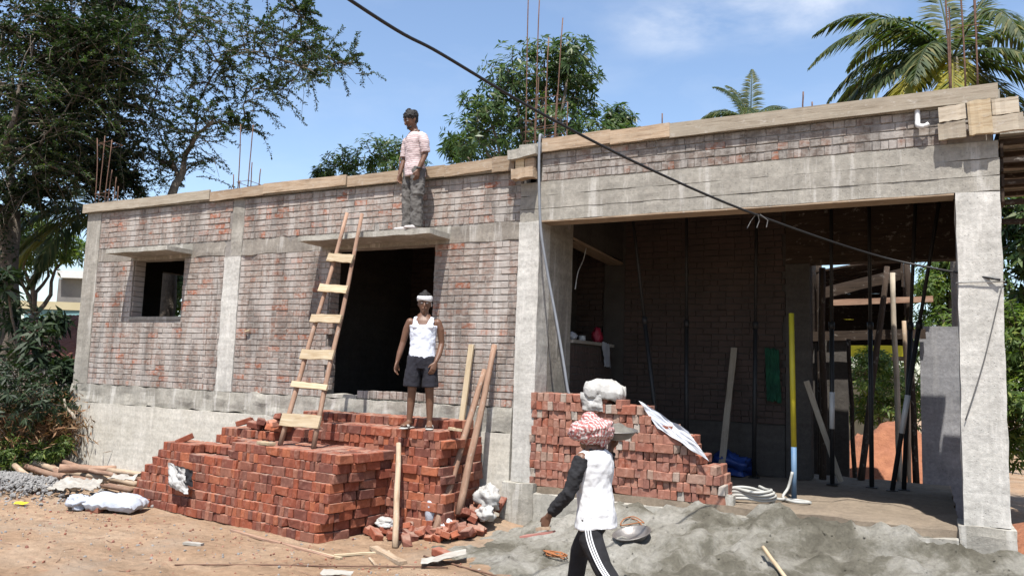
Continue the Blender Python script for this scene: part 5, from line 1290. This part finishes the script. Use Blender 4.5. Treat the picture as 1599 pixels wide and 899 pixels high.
# ------------------------------------------------------------------ people
def fused(name, mb, mat, root, voxel=.008, sm=6, disp=0., dscale=.09, fac=.5):
    """one continuous skin over overlapping closed tubes"""
    o = mb.build(name, mat, root, True, local=True)
    r = o.modifiers.new('fuse', 'REMESH'); r.mode = 'VOXEL'; r.voxel_size = voxel; r.use_smooth_shade = True
    if sm: s = o.modifiers.new('soften', 'SMOOTH'); s.iterations = sm; s.factor = fac
    if disp:
        tx = bpy.data.textures.new('cloth_folds', 'CLOUDS'); tx.noise_scale = dscale; tx.noise_depth = 2
        d = o.modifiers.new('folds', 'DISPLACE'); d.texture = tx; d.strength = disp; d.mid_level = .5; d.texture_coords = 'LOCAL'
    return o
def hand(mb, w, d, nrm, thumb, curl=.5):
    """palm, four unequal fingers and a thumb that leaves the side of the palm"""
    w, d, nrm = V(w), V(d).normalized(), V(nrm); nrm = (nrm - d * nrm.dot(d)).normalized(); ac = d.cross(nrm).normalized() * thumb
    mb.tube([w - d * .02, w + d * .03, w + d * .085], [(.024, .020), (.038, .017), (.042, .014)], 10, 'round', ref=ac)
    for k, (off, ln) in enumerate(((.031, .072), (.011, .082), (-.010, .076), (-.029, .060))):
        b = w + d * .080 + ac * off; m1 = b + (d * math.cos(curl * .6) + nrm * math.sin(curl * .6)) * ln * .48
        d2 = d * math.cos(curl * 1.6) + nrm * math.sin(curl * 1.6); m2 = m1 + d2 * ln * .30; d3 = d * math.cos(curl * 2.3) + nrm * math.sin(curl * 2.3)
        mb.tube([b, m1, m2, m2 + d3 * ln * .24], [.0098, .0092, .0086, .0076], 8, 'round')
    b = w + d * .022 + ac * .026; m1 = b + d * .032 + ac * .026 + nrm * .008
    mb.tube([b, m1, m1 + d * .030 + ac * .006 + nrm * .010], [.0135, .0115, .009], 8, 'round')
def foot(mb, ank, heading, ln=.235, w=.043, z0=.0):
    h = V((heading[0], heading[1], 0)).normalized(); a = V(ank); s = h.cross(V((0, 0, 1)))
    p = V((a.x, a.y, z0))
    mb.tube([p - h * .055 + V((0, 0, .034)), p + h * .02 + V((0, 0, .042)), p + h * .10 + V((0, 0, .027)), p + h * (ln - .065) + V((0, 0, .019))], [(.030, .032), (.034, .038), (w, .024), (w * .85, .015)], 10, 'round', ref=s)
    mb.tube([p + V((0, 0, .05)), a], [.036, .034], 10, 'round')
def head_prims(mb, base, rot, beard=False):
    """head on the neck: jaw, skull, nose, brows, lips and ears, turned by rot about the neck top"""
    b = V(base); f = lambda x, y, z: b + rot @ V((x, y, z))
    rings = [(.000, .030, .034, -.052), (.018, .046, .058, -.034), (.050, .060, .080, -.018), (.085, .068, .092, -.006), (.120, .0735, .099, .002), (.155, .072, .097, .006), (.185, .062, .082, .010), (.208, .040, .052, .012)]
    mb.tube([f(0, y, z) for z, rx, ry, y in rings], [(rx, ry) for z, rx, ry, y in rings], 18, 'round', ref=rot @ V((1, 0, 0)))
    mb.tube([f(0, -.094, .112), f(0, -.110, .080), f(0, -.108, .066)], [.0075, .0125, .013], 8, 'round')
    mb.tube([f(-.042, -.080, .128), f(0, -.096, .126), f(.042, -.080, .128)], [.009, .010, .009], 8, 'round')
    mb.tube([f(-.022, -.083, .042), f(0, -.094, .043), f(.022, -.083, .042)], [.0065, .0085, .0065], 8, 'round')
    mb.tube([f(0, -.068, .008), f(0, -.082, .016)], [.016, .014], 8, 'round')
    for s in (-1, 1): mb.tube([f(s * .072, .004, .075), f(s * .079, .014, .105), f(s * .076, .016, .120)], [(.010, .012), (.008, .018), (.007, .012)], 8, 'round')
    return f
def face_bits(root, f):
    for s in (-1, 1):
        MB().tube([f(s * .040, -.0775, .108), f(s * .030, -.085, .109), f(s * .020, -.086, .108)], [.006, .0085, .006], 8, 'round').build('eye', M['pvc'], root, True, True)
        MB().tube([f(s * .030, -.090, .109), f(s * .030, -.0945, .109)], [.005, .004], 8, 'round').build('iris', M['hair'], root, True, True)
        MB().tube([f(s * .046, -.082, .128), f(s * .032, -.0935, .134), f(s * .014, -.099, .130)], [.004, .0055, .004], 6, 'round').build('eyebrow', M['hair'], root, True, True)
def rotm(yaw=0, pitch=0, roll=0): return Matrix.Rotation(yaw, 3, 'Z') @ Matrix.Rotation(pitch, 3, 'X') @ Matrix.Rotation(roll, 3, 'Y')
def torso(mb, rings, lean=(0, 0), g=0., seg=20, cap='round', ref=(1, 0, 0)):
    z0 = rings[0][0]
    pts = [(lean[0] * (z - .85) + (dx if len(q) == 0 else q[0]), lean[1] * (z - .85) + dy, z) for z, rx, ry, dx, dy, *q in rings]
    mb.tube(pts, [(rx + g, ry + g) for z, rx, ry, *_ in rings], seg, cap, ref=ref)
TOR = [(.80, .130, .100, 0, .005), (.88, .155, .112, 0, .008), (.97, .143, .100, 0, .0), (1.06, .140, .098, 0, -.003), (1.15, .152, .105, 0, -.002), (1.24, .165, .108, 0, .002), (1.30, .155, .092, 0, .006), (1.345, .095, .070, 0, .008)]

# --- the man in the vest on the tall brick stack (faces the camera)
mp_ = V((-.785, -.86, 12 * .101 + .006)); face = math.atan2(CAM.x - mp_.x, -(CAM.y - mp_.y))
man1 = thing('person', 'man in pale sleeveless vest, black shorts and white headband standing on bricks', 'person', mp_, face - .12)
b = MB(); torso(b, TOR); nb_ = (0, .004, 1.40)
b.tube([(0, .012, 1.31), (0, .0, 1.42)], [.058, .052], 12)
f = head_prims(b, (0, -.002, 1.405), rotm(.10, .0, 0))
# person's right arm (viewer's left) hangs out a little, left arm rests on the thigh
b.tube([(-.165, .008, 1.285), (-.205, .012, 1.20), (-.245, .02, 1.03), (-.275, -.01, .90), (-.295, -.035, .80)], [.052, .046, .038, .036, .025], 12)
hand(b, (-.297, -.040, .785), (-.14, -.22, -1), (.8, -.3, .0), -1, .45)
b.tube([(.165, .008, 1.285), (.205, .01, 1.20), (.225, .03, 1.03), (.205, -.03, .90), (.175, -.085, .81)], [.052, .046, .038, .036, .025], 12)
hand(b, (.172, -.090, .795), (-.28, -.25, -1), (-.5, .8, .0), -1, .35)
for s, kx, ax in ((-1, -.105, -.125), (1, .105, .120)):
    b.tube([(s * .088, .0, .84), (s * .098, -.006, .66), (kx, -.010, .46), (kx + .008 * s, .016, .33), (ax, .020, .09)], [.086, .073, .053, .050, .033], 14)
    foot(b, (ax, .02, .085), (s * .22 - .12, -1), z0=.024)
fused('body', b, M['skin'], man1, .0065, 4)
face_bits(man1, f)
c = MB(); torso(c, [(.845, .150, .112, 0, .006)] + TOR[2:6], g=.014, cap='flat')
for s in (-1, 1):
    c.tube([(s * .082, -.100, 1.22), (s * .092, -.082, 1.275), (s * .092, -.025, 1.335), (s * .092, .045, 1.335), (s * .085, .095, 1.25)], [(.046, .018), (.036, .016), (.032, .016), (.032, .016), (.046, .018)], 10, 'round', ref=(1, 0, 0))
fused('vest', c, M['bluewhite'], man1, .007, 5, .020, .08)
c = MB(); torso(c, [(.72, .120, .105, 0, .006), (.79, .150, .118, 0, .006), (.86, .158, .118, 0, .006), (.905, .150, .110, 0, .004)], g=.008, cap='flat')
for s in (-1, 1): c.tube([(s * .085, .0, .86), (s * .102, -.004, .68), (s * .112, -.006, .50)], [(.092, .108), (.098, .106), (.104, .104)], 16, 'flat')
fused('shorts', c, M['navy'], man1, .008, 4, .018, .09)
c = MB()
for k in range(3):
    z = .146 + .017 * k; n = 26; off = .003 * (k % 2)
    c.tube([f((.0795 + off) * math.cos(2 * math.pi * i / n), (.106 + off) * math.sin(2 * math.pi * i / n), z + .006 * math.sin(4 * math.pi * i / n + k)) for i in range(n + 1)], [.0155] * (n + 1), 8, 'round', ref=(0, 0, 1))
c.tube([f(.05, .10, .13), f(.075, .115, .12), f(.08, .12, .09)], [.016, .014, .012], 8, 'round')
fused('headband', c, M['whitecloth'], man1, .006, 2, .006, .03)
c = MB(); c.tube([f(0, .012, .16), f(0, .014, .205), f(0, .014, .232), f(0, .014, .246)], [(.086, .112), (.082, .106), (.064, .080), (.034, .042)], 16, 'round', ref=(1, 0, 0))
fused('hair', c, M['hair'], man1, .007, 1, .016, .02)
for s in (-1, 1):
    h = V((s * .22 - .12, -1, 0)).normalized(); a = V((s * .122, .02, 0)); sd = h.cross(V((0, 0, 1)))
    sn = MB().tube([a - h * .075 + V((0, 0, .013)), a + h * .03 + V((0, 0, .013)), a + h * .12 + V((0, 0, .012)), a + h * .19 + V((0, 0, .012))], [(.036, .013), (.040, .013), (.052, .012), (.042, .012)], 14, 'round', ref=sd).build('sandal', M['sandal'], man1, True, True)
    q = a + h * .105
    MB().tube([q - sd * .052 + V((0, 0, .02)), q - sd * .038 + V((0, 0, .052)), q + V((0, 0, .064)), q + sd * .038 + V((0, 0, .052)), q + sd * .052 + V((0, 0, .02))], [(.030, .005)] * 5, 8, 'flat', ref=h).build('strap', M['sandal'], sn, True, True)

# --- the man in the striped shirt on the door sunshade (three quarters to the left, looking down)
def m_stripe():
    t = NT('striped_cotton'); sp = t.n('ShaderNodeSeparateXYZ'); t.l(t.tc.outputs['Object'], sp.inputs[0])
    wv = t.n('ShaderNodeMath', operation='MULTIPLY'); wv.inputs[1].default_value = 34.; t.l(sp.outputs[2], wv.inputs[0])
    fr = t.n('ShaderNodeMath', operation='FRACT'); t.l(wv.outputs[0], fr.inputs[0])
    col = t.ramp(fr.outputs[0], [(.0, (.66, .56, .56)), (.58, (.68, .58, .57)), (.64, (.50, .35, .36)), (.94, (.51, .36, .37)), (1., (.66, .56, .56))])
    t.bump(t.noise(t.vec('object'), 26, 4), .3, .01); return t.done(col, .9)
M['stripe'] = m_stripe()
mp2 = V((-1.44, -.29, 3.752)); face2 = math.atan2(CAM.x - mp2.x, -(CAM.y - mp2.y))
man2 = thing('person', 'man in pink striped shirt and grey trousers standing on the door sunshade', 'person', mp2, face2 - .95)
b = MB(); ln2 = (0, -.05); torso(b, TOR, ln2); hb = (0, -.045, 1.405)
b.tube([(0, -.012, 1.31), (0, -.040, 1.425)], [.058, .052], 12)
f = head_prims(b, (0, -.050, 1.418), rotm(-.05, .42, .0))
for s in (-1, 1):
    if s < 0: arm = [(-.165, -.012, 1.285), (-.205, -.010, 1.19), (-.222, -.015, 1.03), (-.222, -.055, .90), (-.212, -.085, .80)]
    else: arm = [(.165, -.012, 1.285), (.205, .0, 1.19), (.218, .015, 1.03), (.205, -.035, .90), (.185, -.070, .80)]
    b.tube(arm, [.052, .046, .038, .036, .026], 12); hand(b, arm[-1], (-.05 * s, -.12, -1), (-s, 0, 0), -1, .55)
for s in (-1, 1):
    b.tube([(s * .085, .0, .86), (s * .09, -.006, .68), (s * .092, -.012, .47), (s * .092, .012, .3), (s * .092, .015, .09)], [.086, .073, .053, .050, .036], 14); foot(b, (s * .092, .015, .09), (s * .15, -1), z0=.015)
fused('body', b, M['skin'], man2, .0068, 4); face_bits(man2, f)
c = MB(); torso(c, [(.75, .160, .124, 0, .006), (.88, .158, .118, 0, .006)] + TOR[2:7] + [(1.352, .085, .070, 0, .008)], ln2, .011, cap='flat')
for s, el in ((-1, V((-.220, -.014, 1.05))), (1, V((.216, .012, 1.05)))):
    c.tube([(s * .120, -.014, 1.30), (s * .175, -.010, 1.265), (s * .206, -.008, 1.19), el], [(.058, .064), (.068, .070), (.066, .068), (.062, .064)], 14, 'flat')
sh2 = fused('shirt', c, M['stripe'], man2, .007, 5, .020, .08)
c = MB(); c.tube([(.0, -.085, 1.335), (-.062, -.055, 1.365), (-.066, -.01, 1.385), (0, .042, 1.392), (.066, -.01, 1.385), (.062, -.055, 1.365), (.0, -.085, 1.335)], [(.006, .02)] * 7, 8, 'flat', ref=(0, 0, 1)).build('collar', M['greycloth'], sh2, True, True)
c = MB(); torso(c, [(.78, .150, .116, 0, .006), (.90, .150, .110, 0, .004)], ln2, .006, cap='flat')
for s in (-1, 1): c.tube([(s * .085, .0, .86), (s * .095, -.004, .68), (s * .098, -.012, .47), (s * .096, .004, .25), (s * .094, .006, .05)], [(.092, .104), (.092, .100), (.082, .086), (.080, .086), (.078, .090)], 16, 'flat')
for s in (-1, 1): c.tube([(s * .172, .0, .62), (s * .176, .0, .48)], [(.022, .06), (.022, .06)], 10, 'flat')
fused('trousers', c, M['greycloth'], man2, .008, 3, .034, .07)
c = MB(); c.tube([f(0, .022, .100), f(0, .022, .145), f(0, .016, .188), f(0, .012, .220), f(0, .010, .236)], [(.078, .084), (.088, .112), (.086, .112), (.070, .090), (.035, .042)], 18, 'round', ref=(1, 0, 0))
fused('hair', c, M['hair'], man2, .007, 1, .030, .025)
MB().tube([f(-.04, -.060, .02), f(0, -.088, .012), f(.04, -.060, .02)], [(.012, .016), (.010, .018), (.012, .016)], 8, 'round').build('beard', M['hair'], man2, True, True)
for s in (-1, 1):
    h = V((s * .15, -1, 0)).normalized(); a = V((s * .092, .015, 0)); sd = h.cross(V((0, 0, 1)))
    MB().tube([a - h * .075 + V((0, 0, .038)), a + h * .03 + V((0, 0, .045)), a + h * .12 + V((0, 0, .032)), a + h * .195 + V((0, 0, .024))], [(.038, .037), (.042, .044), (.050, .031), (.040, .022)], 14, 'round', ref=sd).build('shoe', M['shoe'], man2, True, True)
w_ = V((.190, -.062, .825)); MB().tube([w_ + V((0, 0, .012)), w_ - V((0, 0, .012))], .034, 12, 'flat').build('wristwatch', M['blacksteel'], man2, True, True)

# --- the man walking with a pan of mortar (seen from behind, moving right)
def m_check():
    t = NT('red_check_cotton')
    v = t.vec('object', (1, 1, 1)); wv = t.n('ShaderNodeTexWave'); wv.inputs['Scale'].default_value = 15; wv.inputs['Distortion'].default_value = 6; wv.inputs['Detail'].default_value = 2; wv.inputs['Detail Scale'].default_value = 1.2; t.l(v, wv.inputs['Vector'])
    w2 = t.n('ShaderNodeTexWave', bands_direction='Z'); w2.inputs['Scale'].default_value = 12; w2.inputs['Distortion'].default_value = 5; t.l(v, w2.inputs['Vector'])
    a = t.ramp(wv.outputs['Fac'], [(.42, 0.), (.60, 1.)]); b_ = t.ramp(w2.outputs['Fac'], [(.50, 0.), (.66, 1.)])
    col = t.mix(t.mix(.5, a, b_, 'ADD'), (.64, .59, .57), (.43, .15, .14))
    t.bump(t.noise(v, 40, 4), .5, .01); return t.done(col, .92)
M['check'] = m_check()
gm = V((2.27, -2.80, gz(2.27, -2.8)))
man3 = thing('person', 'man in white vest over black sleeves and checked turban carrying a pan', 'person', gm, face * 0 + math.atan2(CAM.x - gm.x, -(CAM.y - gm.y)) + R(-128))
# local frame: faces -y; turned so that the back and right side show
b = MB(); ln3 = (.0, -.06); torso(b, TOR, ln3)
b.tube([(0, -.02, 1.31), (0, -.040, 1.43)], [.060, .054], 12); f = head_prims(b, (0, -.055, 1.355), rotm(.25, .12, .06))
LA = [(.165, -.02, 1.285), (.220, -.03, 1.17), (.265, -.06, 1.01), (.285, -.16, .91), (.295, -.24, .815)]
b.tube(LA, [.052, .046, .038, .036, .026], 12); hand(b, LA[-1], (.05, -.45, -1), (-1, -.1, 0), -1, .9)
RA = [(-.165, -.02, 1.285), (-.225, -.065, 1.19), (-.285, -.125, 1.11), (-.315, -.12, 1.24), (-.325, -.105, 1.335)]
b.tube(RA, [.052, .046, .039, .036, .026], 12); hand(b, RA[-1], (-.10, .15, 1), (.9, .2, .1), 1, .8)
LEG = {1: [(.088, .0, .84), (.098, .04, .66), (.102, .15, .48), (.102, .30, .33), (.102, .43, .16)], -1: [(-.088, .0, .84), (-.10, -.13, .67), (-.105, -.24, .49), (-.105, -.27, .30), (-.105, -.29, .09)]}
for s in (-1, 1): b.tube(LEG[s], [.086, .074, .055, .050, .036], 14)
foot(b, (-.105, -.29, .09), (-.1, -1)); foot(b, (.102, .43, .16), (.05, -1), z0=.06)
fused('body', b, M['skin'], man3, .0068, 4); face_bits(man3, f)
c = MB(); torso(c, [(.98, .140, .100, 0, .0), (1.15, .154, .106, 0, 0), (1.24, .167, .110, 0, .002), (1.30, .155, .094, 0, .006), (1.36, .085, .070, 0, .004)], ln3, -.006, cap='flat')
c.tube(LA[:4] + [(.292, -.215, .845)], [(.062, .064), (.060, .062), (.055, .055), (.050, .050), (.042, .042)], 14, 'flat')
c.tube(RA[:4] + [(-.323, -.108, 1.305)], [(.062, .064), (.060, .062), (.055, .055), (.048, .048), (.042, .042)], 14, 'flat')
fused('black_shirt', c, M['blackcloth'], man3, .0075, 4, .030, .05)
c = MB(); torso(c, [(.735, .178, .140, 0, .012), (.84, .168, .130, 0, .010), (.95, .150, .112, 0, .004), (1.06, .146, .110, 0, .0), (1.15, .158, .114, 0, .0), (1.24, .176, .116, 0, .002), (1.305, .180, .100, 0, .004), (1.348, .105, .078, 0, .006)], ln3, .016, cap='flat')
fused('white_vest', c, M['whitecloth'], man3, .007, 7, .045, .15)
c = MB(); torso(c, [(.78, .150, .116, 0, .006), (.92, .146, .108, 0, .004)], ln3, .004, cap='flat')
for s in (-1, 1): c.tube(LEG[s][:4] + [LEG[s][4]], [(.096, .104), (.090, .098), (.074, .080), (.068, .072), (.060, .064)], 16, 'flat')
tr_ = fused('track_pants', c, M['blackcloth'], man3, .008, 4, .012, .08)
pl_ = catmull(LEG[1], 6)
for k in (-1, 0, 1):
    rad_ = [.096 + (.062 - .096) * i / (len(pl_) - 1) for i in range(len(pl_))]
    pts = []
    for i, p in enumerate(pl_):
        ang = .55 + k * .20; tg = (pl_[min(i + 1, len(pl_) - 1)] - pl_[max(i - 1, 0)]).normalized(); sd = V((1, 0, 0)); sd = (sd - tg * sd.dot(tg)).normalized(); bkv = tg.cross(sd); bkv = bkv if bkv.y > 0 else -bkv
        pts.append(p + (sd * math.cos(ang) + bkv * math.sin(ang)) * (rad_[i] + .006))
    MB().tube(pts, [(.0065, .0065)] * len(pts), 6, 'flat').build('side_stripe', M['whitecloth'], tr_, True, True)
c = MB()
c.tube([f(0, .02, .10), f(0, .020, .16), f(0, .014, .205), f(0, .01, .235)], [(.105, .124), (.118, .138), (.104, .122), (.065, .078)], 18, 'round', ref=(1, 0, 0))
for k in range(5):
    n = 28; tl_ = (.0, .25, -.22, .12, -.35)[k]; z = (.105, .13, .155, .180, .12)[k]; q = (.122, .134, .130, .112, .124)[k]
    c.tube([f(q * math.cos(2 * math.pi * i / n), .014 + q * 1.2 * math.sin(2 * math.pi * i / n), z + tl_ * q * math.sin(2 * math.pi * i / n + k * 1.3)) for i in range(n + 1)], [.031] * (n + 1), 9, 'round', ref=(0, 0, 1))
c.tube([f(-.08, .095, .10), f(-.115, .09, .045), f(-.12, .06, -.01)], [.036, .032, .020], 10)
c.tube([f(.0, .12, .10), f(.02, .125, .05), f(.03, .11, .02)], [.034, .030, .02], 10)
fused('turban', c, M['check'], man3, .007, 2, .026, .035)
bpy.context.view_layer.update()
mw3 = man3.matrix_world
pcw = mw3 @ V((-.285, -.03, 1.425))
pan3 = thing('iron_pan', 'iron pan heaped with wet mortar carried at the walking man\'s shoulder', 'pan', pcw)
pan(pan3, pcw, .175, .07, Matrix.Rotation(R(4), 4, 'X') @ Matrix.Rotation(R(2), 4, 'Y'), M['iron'], .075)
lh = mw3 @ (V(LA[-1]) + V((.05, -.45, -1)).normalized() * .095)
tg_ = thing('plaster_float', 'flat pinkish float held in the walking man\'s left hand', 'tool', lh)
fd = (mw3.to_3x3() @ V((.15, -1, -.12))).normalized(); plank(tg_, 'blade', lh - fd * .07 + V((0, 0, -.035)), lh + fd * .20 + V((0, 0, -.075)), .12, .014, M['pink'], (0, 0, 1))
plank(tg_, 'handle', lh - fd * .06 + V((0, 0, -.004)), lh + fd * .07 + V((0, 0, -.018)), .026, .026, M['wood'], (0, 0, 1))
